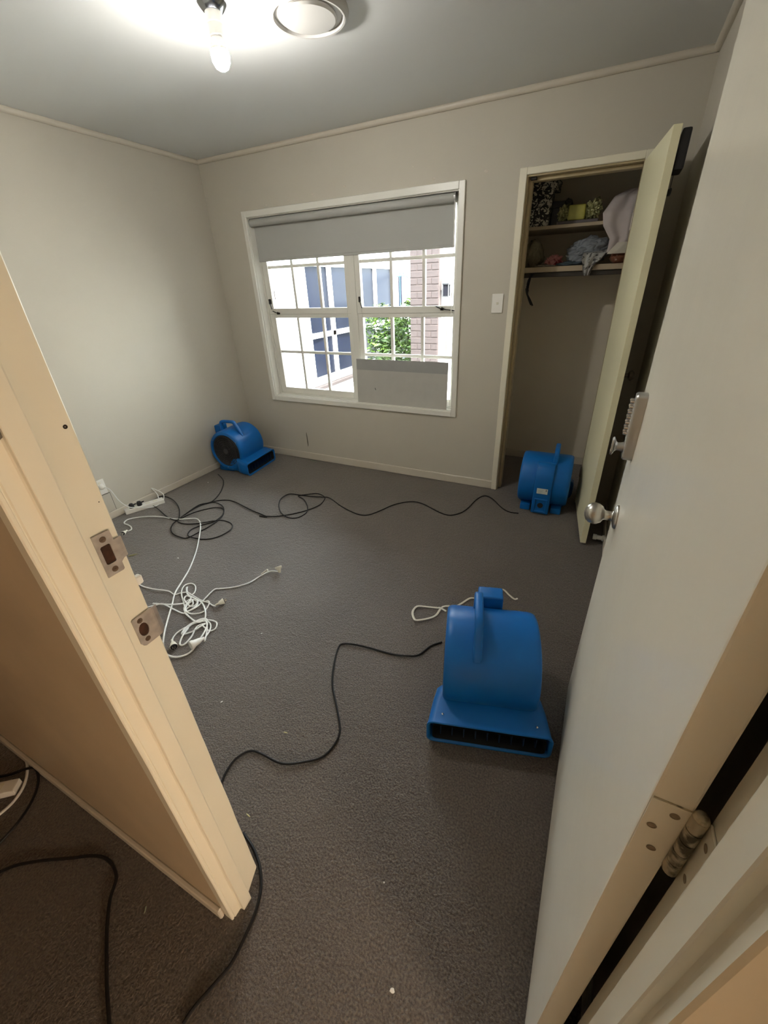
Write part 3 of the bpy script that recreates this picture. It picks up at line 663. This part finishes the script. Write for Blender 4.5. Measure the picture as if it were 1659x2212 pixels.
rt_, iv, o1 = lead(['white_loop', 'white_plug_cord'], 'white lead looping to a fat round socket at the bottom of the tangle', None, seed=3.5, r=.0040)
q = NB(); lathe(q, [(.006, 0), (.008, .012), (.013, .024), (.017, .048), (.021, .056), (.0215, .066), (.020, .068), (0, .0685)], (1.640, -2.160, .022), (-.010, -.045, .004), 24); obj('socket_head', q, whitem, rt_, smooth=40)
fixinv(rt_, iv)

# lead of the power board, climbing to the wall outlet
bp_ = [(.034, -1.553, .264), (.048, -1.536, .244), (.044, -1.518, .20), (.038, -1.503, .15), (.045, -1.485, .10), (.075, -1.462, .060), (.105, -1.430, .048), (.128, -1.385, .030), (.142, -1.345, .012), (.150, -1.300, .008), (.148, -1.250, .008), (.112, -1.205, .012), (.060, -1.165, .030), (.026, -1.190, .075), (.020, -1.220, .100), (.022, -1.205, .070), (.040, -1.200, .040), (.060, -1.212, .020), (.078, -1.222, .016)]
wl = tag(empty('extension_lead', (.03, -1.55, .264)), 'thin white lead from the wall socket drooping to the power strip', 'lead')
b = NB(); tube(b, bp_, .0035, 8, per=6); o = obj('flex', b, cordw, wl, smooth=True)
q = NB(); lathe(q, [(.020, 0), (.021, .006), (.017, .018), (.010, .024), (0, .026)], (.0101, -1.560, .266), (1, 0, 0), 22); obj('plug', q, whitem, wl, smooth=40)
for ch in wl.children: ch.matrix_parent_inverse = Matrix.Translation(-Vector(wl.location))

# ribbon tape by the near fan
rb = empty('plastic_ribbon', (2.6, -1.5, 0)); tag(rb, 'crumpled white plastic ribbon looped on the carpet behind the nearest fan', 'ribbon')
for k in ('ribbon', 'ribbon2'):
    b = NB(); tube(b, [(x, y, .008+.004*sin(i*2.1)) for i, (x, y) in enumerate(CORDS[k])], .006, 6, flat=(.0055, .002), per=4)
    o = obj('strip', b, tapem, rb, smooth=True); o.matrix_parent_inverse = Matrix.Translation((-2.6, 1.5, 0))

# power board lying in the hall
hb = tag(empty('power_board', (1.535, -2.945, 0), R(-52)), 'pale power strip cut off by the left edge on the hall carpet', 'power strip')
b = NB(); box(b, -.022, .022, -.20, .055, .0, .028, .004, seg=2); obj('case', b, whitem, hb)
for y in (-.15, -.10, -.05, .0):
    b = NB(); box(b, -.014, .014, y-.014, y+.014, .028, .0288); obj('socket', b, plugm, hb)

# small litter, each piece its own thing
def bit(name, x, y, L, w, h, rz, m, label, cat='debris', seed=1):
    q = NB(); lump(q, (0, 0, h/2), L/2, w/2, h/2, .35, 5, 2, seed); o = obj(name, q, m, None, smooth=True); o.location = (x, y, 0); o.rotation_euler = (0, 0, rz); tag(o, label, cat)
straw = mat('straw', srgb(214, 206, 150), .6)
bit('paper_scrap', 2.936, -2.769, .012, .009, .004, .3, whitem, 'white scrap on the carpet at the bottom of the photo')
bit('paper_crumb', 2.829, -2.599, .005, .004, .003, .3, whitem, 'tiny white crumb just beyond the doorway, above the bigger scrap')
bit('straw_piece', 2.359, -2.636, .018, .004, .003, -.1, straw, 'short yellowish sliver on carpet just inside the left jamb', seed=2)
bit('straw_piece', 2.292, -2.365, .018, .0035, .003, .2, straw, 'short yellowish sliver between the jamb and the nearest fan cord', seed=3)
bit('paper_crumb', 1.967, -2.371, .010, .005, .004, 1.2, whitem, 'white crumb beside the left jamb edge, below the lead tangle', seed=4)
bit('paper_crumb', 1.86, -2.01, .007, .005, .003, 1.2, whitem, 'white crumb on open carpet right of the lead tangle', seed=5)
bit('paper_crumb', .922, -1.731, .014, .008, .004, .2, whitem, 'white fleck in a faint dent left of the long white lead', seed=6)
bit('paper_crumb', .182, -.812, .012, .010, .006, .2, whitem, 'white fleck near the left wall in front of the corner fan', seed=7)
bit('plastic_toggle', .617, -1.830, .055, .012, .010, .9, mat('olive_plastic', srgb(150, 146, 104), .5), 'olive green plastic sliver on carpet close to the upper strike plate', seed=8)
bit('lint_strand', .79, -.05, .10, .004, .004, -.15, mat('lint', srgb(140, 150, 130), .9), 'thin pale strand lying against the skirting right of the corner fan', seed=9)
bit('plaster_bit', 2.262, -2.93, .018, .004, .003, -.9, MATS['lint'], 'lone pale sliver on the dark hall carpet', seed=10)

# door stop on the right skirting
ds = obj('door_stop', lathe(NB(), [(.020, 0), (.020, .008), (.014, .012), (.014, .040), (.018, .042), (.018, .062), (0, .064)], (0, 0, 0), (-1, 0, 0), 20), whitem, None, smooth=40)
ds.location = (XR-.014, -.52, .035); tag(ds, 'small white door stop on the skirting behind the closet door', 'door stop')

# paint chips on the wall above the window
for (x, z, w) in ((1.977, 2.068, .010), (2.305, 2.067, .011), (1.75, 2.085, .006), (1.32, 2.10, .010), (1.05, 2.085, .012), (.83, 2.07, .009), (.62, 2.06, .009), (1.832, 2.145, .004)):
    q = NB(); lump(q, (x, 0, z), w, .002, w*.6, .4, 5, 2, x); obj('paint_spot', q, skirtm, wback)
q = NB(); lump(q, (.702, -.0002, .195), .006, .0012, .075, .5, 7, 3, 4); obj('scuff_mark', q, mat('scuff', srgb(120, 114, 102), .8), wback)

# ================================================================ CLOSET CONTENTS
sh = tag(empty('closet_shelf', (2.875, .35, 1.780)), 'upper closet shelf holding the bags and boxes', 'shelf')
b = NB(); box(b, -.415, .415, 0, .43, 0, .020, .002); obj('board', b, shelfm, sh)
sh2 = tag(empty('closet_shelf', (2.875, .30, 1.530)), 'lower closet shelf under the folded cloths, dark rail beneath', 'shelf')
b = NB(); box(b, -.415, .415, 0, .48, 0, .032, .002); obj('board', b, shelfm, sh2)
b = NB(); box(b, -.415, .415, .02, .045, -.030, -.001, .002); obj('rail', b, mat('dark_rail', srgb(52, 46, 40), .5), sh2)
zU, zL = 1.8005, 1.5625
# patterned boxes on the left
def patm():
    m = bpy.data.materials.new('damask_paper'); m.use_nodes = True; nt = m.node_tree; bb = nt.nodes['Principled BSDF']
    tc = nt.nodes.new('ShaderNodeTexCoord'); n = nt.nodes.new('ShaderNodeTexNoise'); n.inputs['Scale'].default_value = 26; n.inputs['Detail'].default_value = 2; n.inputs['Distortion'].default_value = 2.5
    r = nt.nodes.new('ShaderNodeValToRGB'); r.color_ramp.interpolation = 'CONSTANT'
    r.color_ramp.elements[0].color = (*srgb(30, 30, 32), 1); r.color_ramp.elements[1].color = (*srgb(190, 186, 172), 1); r.color_ramp.elements[1].position = .54
    nt.links.new(tc.outputs['Object'], n.inputs['Vector']); nt.links.new(n.outputs['Fac'], r.inputs[0]); nt.links.new(r.outputs[0], bb.inputs['Base Color']); bb.inputs['Roughness'].default_value = .6
    return m
pm = patm()
def sbox(name, label, x, y, z, w, d, h, m, rz=0, lid=True, group=None):
    e = tag(empty(name, (x, y, z), rz), label, 'box', group)
    q = NB(); box(q, -w/2, w/2, -d/2, d/2, 0, h*.80, .003); obj('body', q, m, e)
    q = NB(); box(q, -w/2-.003, w/2+.003, -d/2-.003, d/2+.003, h*.72, h, .003); obj('lid', q, m, e)
    return e
sbox('storage_box', 'black and cream patterned box at the bottom of the left stack on the upper shelf', 2.565, .47, zU, .155, .19, .105, pm)
sbox('storage_box', 'black and cream patterned box in the middle of the left stack', 2.570, .475, zU+.106, .150, .18, .090, pm, .06)
sbox('storage_box', 'black and cream patterned box topping the left stack', 2.590, .470, zU+.197, .17, .18, .060, pm, -.04)
sbox('storage_box', 'plain black box behind the patterned stack on the upper shelf', 2.685, .56, zU, .075, .2, .14, blackm)
q = NB(); lump(q, (0, 0, .10), .035, .03, .07, .3, 6, 3, 3, flatz=0); o = obj('grey_bundle', q, mat('grey_cloth', srgb(96, 94, 88), .9, bump=.3, bscale=60), None, smooth=True); o.location = (2.73, .60, zU+.001); tag(o, 'small dim grey bundle above the foil packet on the upper shelf', 'bundle')
# foil packet on a tray
tr = tag(empty('shallow_tray', (2.822, .455, zU)), 'grey shallow tray under the foil packet', 'tray')
b = NB(); box(b, -.125, .125, -.07, .07, 0, .020, .004); obj('body', b, mat('tray_grey', srgb(96, 88, 92), .5), tr)
foil = mat('crinkled_foil', srgb(186, 186, 140), .25, .55, bump=1.0, bscale=60, bdist=.008)
fp = tag(empty('foil_packet', (2.822, .455, zU+.021)), 'shiny yellow-green foil packet with crinkled ends on the tray', 'packet')
b = NB(); lump(b, (-.088, 0, .045), .040, .05, .045, .6, 8, 4, 2, flatz=0); lump(b, (.080, 0, .050), .050, .05, .052, .6, 8, 4, 5, flatz=0); obj('crinkled_wrap', b, foil, fp)
b = NB(); box(b, -.062, .040, -.056, .05, .0, .085, .012, seg=3); obj('yellow_block', b, mat('yellow_wrap', srgb(176, 172, 78), .35, bump=.5, bscale=40, var=.2, vscale=20), fp)
# cloth sheet builder (vertical falling cloth)
def cloth(name, label, pts, thick, m, folds=5, amp=.014, seed=0, parent=None):
    """pts: list of rows (x0,x1,y,z)"""
    t = bmesh.new(); nu = 36; P0 = []; rows = []
    fine = []
    for i in range(len(pts)-1):
        for k in range(8):
            a = k/8; fine.append(tuple(pts[i][j]*(1-a)+pts[i+1][j]*a for j in range(4)))
    fine.append(pts[-1])
    F, B = [], []
    for ri, (x0, x1, y, z) in enumerate(fine):
        f_, b_ = [], []
        for k in range(nu+1):
            s = k/nu; w = amp*sin(s*folds*pi*2+seed+ri*.06)+amp*.6*noise.noise(Vector((s*5+seed, ri*.12, seed)))
            x = x0+(x1-x0)*s; f_.append(t.verts.new((x, y+w, z+amp*.4*noise.noise(Vector((s*4, seed, ri*.1)))))); b_.append(t.verts.new((x, y+w+thick, z)))
        F.append(f_); B.append(b_)
    n = len(F)
    for i in range(n-1):
        for k in range(nu):
            t.faces.new((F[i][k], F[i][k+1], F[i+1][k+1], F[i+1][k])); t.faces.new((B[i][k], B[i+1][k], B[i+1][k+1], B[i][k+1]))
        t.faces.new((F[i][0], F[i+1][0], B[i+1][0], B[i][0])); t.faces.new((F[i][nu], B[i][nu], B[i+1][nu], F[i+1][nu]))
    for k in range(nu):
        t.faces.new((F[0][k], B[0][k], B[0][k+1], F[0][k+1])); t.faces.new((F[-1][k], F[-1][k+1], B[-1][k+1], B[-1][k]))
    o = obj(name, t, m, parent, smooth=True)
    if label: tag(o, label, 'cloth')
    return o
lilac = mat('pale_lilac_cloth', srgb(196, 186, 184), .9, bump=.25, bscale=25)
cloth('hanging_sheet', 'pale lilac sheet spilling from the upper shelf down to the lower one', [(3.09, 3.20, .40, 1.955), (3.02, 3.20, .36, 1.92), (2.970, 3.20, .325, 1.84), (2.985, 3.20, .318, 1.77), (3.035, 3.19, .318, 1.70), (3.035, 3.17, .32, 1.650), (3.03, 3.16, .325, 1.625)], .05, lilac, 2.1, .010, 1)
cloth('folded_sheet', 'cream folded sheet corner below the hanging lilac sheet', [(3.085, 3.20, .298, 1.675), (3.055, 3.20, .292, 1.640), (3.035, 3.16, .290, 1.615)], .012, mat('cream_cloth', srgb(210, 204, 190), .9, bump=.2, bscale=30), 1.0, .004, 2)
q = NB(); lump(q, (0, 0, .036), .060, .075, .036, .15, 4, 4, 3, flatz=0); o = obj('brown_cushion', q, mat('brown_stripe', srgb(132, 84, 62), .85, col2=srgb(206, 180, 160), vscale=14, lo=.38, hi=.42), None, smooth=True); o.location = (3.115, .39, zL); tag(o, 'rust brown and cream cushion at the right end of the lower shelf', 'cushion')
greyb = mat('blue_grey_towel', srgb(132, 138, 146), .95, bump=.5, bscale=90)
q = NB(); lump(q, (0, 0, .075), .125, .11, .078, .32, 5, 5, 8, flatz=0); o = obj('folded_towel', q, greyb, None, smooth=True); o.location = (2.925, .45, zL+.012); tag(o, 'big blue-grey towel heaped on the lower shelf', 'towel')
o.rotation_euler = (0, R(-7), 0)
q = NB(); lump(q, (0, 0, .012), .105, .10, .016, .3, 6, 4, 9, flatz=0); o = obj('teal_cloth', q, mat('teal_cloth', srgb(72, 86, 98), .95, bump=.4, bscale=50), None, smooth=True); o.location = (2.832, .41, zL); tag(o, 'flat dark teal cloth under the blue-grey towel', 'cloth')
prn = mat('printed_cloth', srgb(172, 172, 170), .9, col2=srgb(84, 84, 84), vscale=45, lo=.40, hi=.46, bump=.3, bscale=60)
cloth('printed_towel', 'speckled grey towel hanging over the lower shelf edge', [(2.90, 3.05, .40, 1.645), (2.895, 3.03, .32, 1.625), (2.895, 3.01, .285, 1.59), (2.905, 2.985, .275, 1.565), (2.910, 2.965, .272, 1.535), (2.922, 2.955, .272, 1.500)], .012, prn, 2.2, .010, 4)
q = NB(); lump(q, (0, 0, .032), .055, .05, .034, .5, 6, 4, 5, flatz=0); o = obj('red_pouch', q, mat('red_cloth', srgb(128, 40, 48), .8, col2=srgb(190, 130, 128), vscale=22, lo=.52, hi=.6, bump=.3, bscale=40), None, smooth=True); o.location = (2.712, .43, zL+.004); tag(o, 'crumpled red and pink pouch on the lower shelf', 'pouch')
q = NB(); lump(q, (0, 0, .004), .095, .08, .008, .3, 6, 4, 6, flatz=0); o = obj('white_towel', q, mat('dim_white_cloth', srgb(190, 182, 170), .95, bump=.4, bscale=50), None, smooth=True); o.location = (2.665, .42, zL); tag(o, 'thin white cloth spread under the red pouch', 'cloth')
q = NB(); lump(q, (0, 0, .078), .070, .07, .085, .30, 5, 4, 7, flatz=0); o = obj('paper_bag', q, mat('olive_bag', srgb(128, 120, 98), .8, bump=.3, bscale=30, var=.2, vscale=20), None, smooth=True); o.location = (2.555, .48, zL); tag(o, 'dull khaki bag at the left end of the lower shelf', 'bag')
b = NB(); tube(b, [(2.600, .318, 1.525), (2.572, .312, 1.49), (2.565, .310, 1.44), (2.572, .308, 1.40), (2.598, .306, 1.36), (2.618, .306, 1.325)], .008, 8, flat=(.014, .006)); tube(b, [(2.580, .318, 1.50), (2.570, .312, 1.42), (2.585, .308, 1.37), (2.606, .308, 1.33)], .008, 8, flat=(.010, .005))
o = obj('black_strap', b, blackm, None, smooth=True); tag(o, 'black strap dangling from the closet rail', 'strap')

# ================================================================ ADDED HALL LAMP (out of view, invented source for jambs and hall wall)
hl = tag(empty('added_hall_lamp', (4.30, -3.36, .45), R(90)), 'added warm fill lamp, out of view low on the hall end wall', 'lamp')
b = NB(); lathe(b, [(.05, 0), (.05, .008), (.012, .012), (.012, .05), (.03, .055)], (0, 0, 0), (0, 1, 0), n=24); obj('base', b, chrome, hl, smooth=40)
b = NB(); lathe(b, [(0, -.10), (.05, -.098), (.06, -.09), (.075, .09), (.06, .095), (0, .096)], (0, .11, 0), (0, 0, 1), n=32); obj('shade', b, mat('warm_fill_glow', (1, .9, .7), .5, emit=(1, .84, .66), estr=HALL_FILL_E), hl, smooth=40)

# ================================================================ OUTSIDE
pave = mat('paving', srgb(196, 192, 186), .9, bump=.4, bscale=60, var=.12, vscale=4)
b = NB(); box(b, -9, 9, .85, 14, -.30, -.15); box(b, -9, 2.2, .24, .85, -.30, -.15); tag(obj('courtyard_paving', b, pave), 'sunlit pale concrete courtyard outside the window', 'paving')
brickm = mat('brown_brick', srgb(46, 36, 35), .85, bump=.5, bscale=60, var=.3, vscale=18, bdist=.003)
mortar = mat('mortar', srgb(60, 50, 48), .95, bump=.3, bscale=120)
# house brick veneer beside the window opening, outside
vn = empty('brick_veneer', (.30, .24, 0)); tag(vn, 'brown brick edge of the house at the left of the window', 'wall')
b = NB(); box(b, -3.2+2.3, .058, -.11, -.012, -.15, 2.39); o = obj('mortar_bed', b, mortar, vn)
q = NB(); box(q, -.115, .115, -.055, .055, -.0375, .0375, .003); q0 = obj('brick', q, brickm, vn)
first = True
for j in range(27):
    z = -.10+j*.086
    for i in range(2):
        o = q0 if first else q0.copy()
        if not first: C.objects.link(o)
        first = False
        o.location = (-.046-.24*i-.06*(j % 2)+.006*random.random(), -.056+.003*random.random(), z)
# lower veneer under the window and right
b = NB(); box(b, .36, 2.37, .125, .235, -.15, .57); box(b, 2.19, 2.37, .125, .235, .57, 2.39); box(b, .36, 2.19, .125, .235, 2.04, 2.39); tag(obj('brick_skin', b, brickm), 'outer brick skin below and right of the window', 'wall')
b = NB(); box(b, .36, 2.19, .125, .26, .57, .598, .004); struct(obj('trim_7', b, winm), 'white outer window sill')
# eaves
b = NB(); box(b, -1.0, 2.38, .125, .75, 2.45, 2.6); struct(obj('trim_8', b, winm), 'soffit over the window')

whitewall = mat('white_render', srgb(238, 236, 230), .8, bump=.1, bscale=60)
# left wing of the house at x=-1.2 with tall glazed doors
wing = tag(empty('house_wing', (-1.2, 2.1, -.15)), 'white rendered wing with tall white glazed doors left outside the window', 'building')
def wp(x0, x1, y0, y1, z0, z1, m, name, par=wing, bev=0):
    q = NB(); box(q, x0+1.2, x1+1.2, y0-2.1, y1-2.1, z0+.15, z1+.15, bev); return obj(name, q, m, par)
wp(-1.4, -1.2, -.3, 2.74, -.15, 3.0, whitewall, 'wall'); wp(-1.4, -1.2, 2.74, 6.3, 1.90, 3.0, whitewall, 'wall'); wp(-1.4, -1.2, 2.74, 6.3, -.15, .02, whitewall, 'wall')
wp(-1.4, -1.2, 6.1, 6.3, .02, 1.9, whitewall, 'wall')
wp(-1.20, -1.10, 2.70, 6.2, -.06, -.01, brickm, 'sill')
fw_ = wp(-1.24, -1.17, 2.74, 6.1, 1.80, 1.90, winm, 'door_frame')
def member(y0, y1, z0, z1): return wp(-1.24, -1.17, y0, y1, z0, z1, winm, 'frame_bar', wing, .003)
member(2.74, 6.1, .02, .13)
for y in (2.74, 3.47, 4.30, 5.10, 5.90):
    member(y, y+.10, .13, 1.80)
for y in (2.84, 3.57, 4.40, 5.20): member(y, y+.73, .755, .835)
dg = mat('blue_dark_glazing', srgb(20, 24, 36), .3, spec=.06, var=.25, vscale=2)
for i, y in enumerate((2.84, 3.57, 4.40, 5.20)):
    for (z0, z1) in ((.13, .755), (.835, 1.80)):
        q = NB(); box(q, -.010, -.004, y-2.1, y+.73-2.1, z0+.15, z1+.15); obj('glazing', q, dg, wing)
# brick pillar with individual bricks, and white wall with lantern
pil = tag(empty('brick_pillar', (.72, 3.0, -.15)), 'brown brick pillar beside the shrub, left of the white wall', 'pillar')
b = NB(); box(b, -.212, .222, .008, .40, 0, 2.9); obj('mortar_core', b, mortar, pil)
q = NB(); box(q, -.104, .104, -.002, .10, -.0365, .0365, .004); half = NB(); box(half, -.050, .050, -.002, .10, -.0365, .0365, .004)
qa = obj('brick', q, brickm, pil); qb = obj('brick', half, brickm, pil); ua = ub = False
for j in range(34):
    z = .043+.086*j
    row = [(-.107, 'a'), (.109, 'a')] if j % 2 == 0 else [(-.161, 'b'), (.001, 'a'), (.163, 'b')]
    for x, k in row:
        if k == 'a': o = qa if not ua else qa.copy(); u_ = ua; ua = True
        else: o = qb if not ub else qb.copy(); u_ = ub; ub = True
        if u_: C.objects.link(o)
        o.location = (x, .0+.004*random.random(), z)
ww = tag(empty('rendered_wall', (1.7, 3.12, -.15)), 'bright white wall right of the brick pillar', 'wall')
b = NB(); box(b, -.76, 2.4, 0, .2, 0, 2.9); obj('wall', b, whitewall, ww)
for k in range(12):
    q = NB(); x = -.70+k*.20; box(q, x, x+.006, -.004, 0, 0, 2.9); obj('batten', q, whitewall, ww)
ln = tag(empty('wall_lantern', (1.030, 3.11, 1.33)), 'black glass lantern on the white wall outside', 'lantern')
b = NB(); 
for sx in (-.038, .038):
    for sy in (-.08, -.004): box(b, sx-.005, sx+.005, sy-.005, sy+.005, 0, .15)
box(b, -.046, .046, -.09, .005, -.008, .006); box(b, -.046, .046, -.09, .005, .146, .158); loft(b, [[(-.05, -.095, .158), (.05, -.095, .158), (.05, .005, .158), (-.05, .005, .158)], [(-.008, -.05, .205), (.008, -.05, .205), (.008, -.035, .205), (-.008, -.035, .205)]])
box(b, -.03, .03, -.012, -.002, .01, .145); obj('cage', b, mat('lantern_black', (.02, .02, .022), .4), ln)
b = NB(); box(b, -.034, .034, -.076, -.012, .006, .146); obj('pane', b, mat('lantern_glass', srgb(22, 22, 27), .1), ln)
pp = obj('door_pull', (lambda q: (cyl(q, (0, 0, 0), (0, 0, .34), .011, n=10), q)[1])(NB()), mat('pull_brown', srgb(84, 62, 58), .5), None, smooth=True); pp.location = (1.045, 3.09, .54); tag(pp, 'dark upright pull bar on the white wall below the lantern', 'handle')

# fence, gate
bluef = mat('blue_grey_fence', srgb(30, 42, 58), .6)
gatm = mat('gate_iron', srgb(36, 62, 70), .5, .2)
fe = tag(empty('sheet_fence', (-2.15, 6.2, -.15)), 'blue-grey sheet metal fence left of the iron gate', 'fence')
b = NB()
N = 60; pts = [(-.9+1.42*i/N, .014*(1 if (i//2) % 2 else -1)) for i in range(N+1)]
loft(b, [[(x, y, 0) for x, y in pts]+[(x, y+.003, 0) for x, y in pts[::-1]], [(x, y, 1.82) for x, y in pts]+[(x, y+.003, 1.82) for x, y in pts[::-1]]]); obj('sheet', b, bluef, fe)
b = NB(); box(b, .50, .57, -.035, .035, 0, 1.9, .004); obj('post', b, bluef, fe)
ga = tag(empty('iron_gate', (-1.08, 6.2, -.15)), 'arched pale iron gate seen over the shrub', 'gate')
for k in range(12):
    x = -.46+k*.085; h = 1.66+.20*math.sin(pi*(k+.0)/11)
    q = NB(); cyl(q, (x, 0, .05), (x, 0, h), .010, n=6); lathe(q, [(.018, 0), (.006, .05), (0, .07)], (x, 0, h), (0, 0, 1), 6); obj('picket', q, gatm, ga)
b = NB(); box(b, -.50, .50, -.015, .015, .12, .16); box(b, -.50, .50, -.015, .015, 1.05, 1.09); tube(b, [(-.48+.96*k/14, 0, 1.62+.20*math.sin(pi*k/14)) for k in range(15)], .012, 6, sm=False); obj('rail', b, gatm, ga)
for s in (-1, 1):
    b = NB(); box(b, s*.53-.03, s*.53+.03, -.03, .03, 0, 1.85, .004); obj('post', b, gatm, ga)
# distant backdrop house behind the gate
hs_ = tag(empty('far_house', (-3.2, 11.5, -.15)), 'pale neighbouring house behind fence and gate', 'building')
b = NB(); box(b, -3.5, 2.2, 0, 3, 0, 2.6); obj('wall', b, whitewall, hs_)
b = NB(); loft(b, [[(-3.8, -.4, 2.6), (2.5, -.4, 2.6), (2.5, 3.4, 2.6), (-3.8, 3.4, 2.6)], [(-2.2, 1.3, 3.7), (1, 1.3, 3.7), (1, 1.7, 3.7), (-2.2, 1.7, 3.7)]]); obj('roof', b, mat('roof_grey', srgb(150, 146, 142), .8), hs_)
for x in (-2.4, -.6, 1.0):
    q = NB(); box(q, x-.4, x+.4, -.03, .02, .9, 2.0); w_ = obj('window', q, winm, hs_); q = NB(); box(q, x-.34, x+.34, -.035, -.03, .96, 1.94); obj('pane', q, dg, w_)

# shrubs: trunk plus leaves
leafm = mat('leaf_green', srgb(66, 92, 26), .5, col2=srgb(24, 46, 10), vscale=6, lo=.4, hi=.6)
leafm2 = mat('leaf_bright', srgb(92, 110, 34), .5, col2=srgb(44, 66, 18), vscale=6, lo=.4, hi=.6)
barkm = mat('bark', srgb(84, 68, 46), .9, bump=.5, bscale=40)
def shrub(name, x, y, label, blobs, n, stems, lsize=.045, m=leafm, seed=1):
    rnd = random.Random(seed); e = tag(empty(name, (x, y, -.15)), label, 'shrub')
    for s in stems:
        q = NB(); tube(q, s, .016, 6); obj('stem', q, barkm, e, smooth=True)
    t = bmesh.new()
    for i in range(n):
        cx, cy, cz, rx, ry, rz_ = blobs[i % len(blobs)]
        while True:
            p = Vector((rnd.uniform(-1, 1), rnd.uniform(-1, 1), rnd.uniform(-1, 1)))
            if .35 < p.length < 1: break
        c = Vector((cx+p.x*rx, cy+p.y*ry, cz+p.z*rz_)); L_ = lsize*rnd.uniform(.7, 1.3)
        M_ = Matrix.Translation(c) @ Matrix.Rotation(rnd.uniform(0, 2*pi), 4, 'Z') @ Matrix.Rotation(rnd.uniform(-.9, .9), 4, 'X') @ Matrix.Rotation(rnd.uniform(-.6, .6), 4, 'Y')
        w = L_*.33
        vs = [t.verts.new(M_@Vector(v_)) for v_ in ((-L_, 0, 0), (-L_*.3, w, .006), (L_*.5, w*.8, .004), (L_, 0, -.012), (L_*.5, -w*.8, .004), (-L_*.3, -w, .006), (0, 0, -.004))]
        for a, c_ in ((0, 1), (1, 2), (2, 3), (3, 4), (4, 5), (5, 0)): t.faces.new((vs[a], vs[c_], vs[6]))
    o = obj('leaves', t, m, e); o['kind'] = 'stuff'
    return e
shrub('leafy_shrub', -.30, 4.5, 'dense green shrub outside, left of the brick pillar', [(.05, 0, .75, .50, .4, .5), (.30, -.2, 1.0, .35, .3, .5), (-.2, .1, .5, .4, .3, .4), (.35, .1, .45, .35, .3, .4), (-.45, .1, .95, .45, .3, .42), (-.35, 0, .5, .4, .3, .4)], 4200,
      [[(0, 0, 0), (-.05, 0, .5), (-.30, 0, 1.15)], [(.05, 0, 0), (.12, 0, .5), (.10, 0, 1.1)], [(.05, 0, 0), (.3, 0, .5), (.4, -.1, 1.2)]], .055, leafm, 3)
shrub('tall_shrub', .20, 4.8, 'taller sprays of bright leaves climbing beside the pillar', [(.05, 0, 1.6, .22, .25, .42), (.12, .05, 2.05, .28, .25, .35), (-.25, -.2, 1.35, .20, .2, .12)], 1000,
      [[(.1, 0, 0), (.10, 0, .9), (.05, 0, 1.6), (.15, 0, 2.2)]], .055, leafm2, 5)
# dark bin / shed that the wing doors reflect
sd = tag(empty('garden_shed', (4.2, 6.4, -.15)), 'dark blue-grey shed across the courtyard, reflected in the wing doors', 'shed')
b = NB(); box(b, -1.4, 1.4, -1.2, 1.2, 0, 2.1); obj('wall', b, mat('shed_blue', srgb(64, 72, 92), .6), sd)
b = NB(); loft(b, [[(-1.6, -1.4, 2.1), (1.6, -1.4, 2.1), (1.6, 1.4, 2.1), (-1.6, 1.4, 2.1)], [(-1.6, 0, 2.6), (1.6, 0, 2.6), (1.6, .05, 2.6), (-1.6, .05, 2.6)]]); obj('roof', b, mat('roof_grey', (0, 0, 0)), sd)
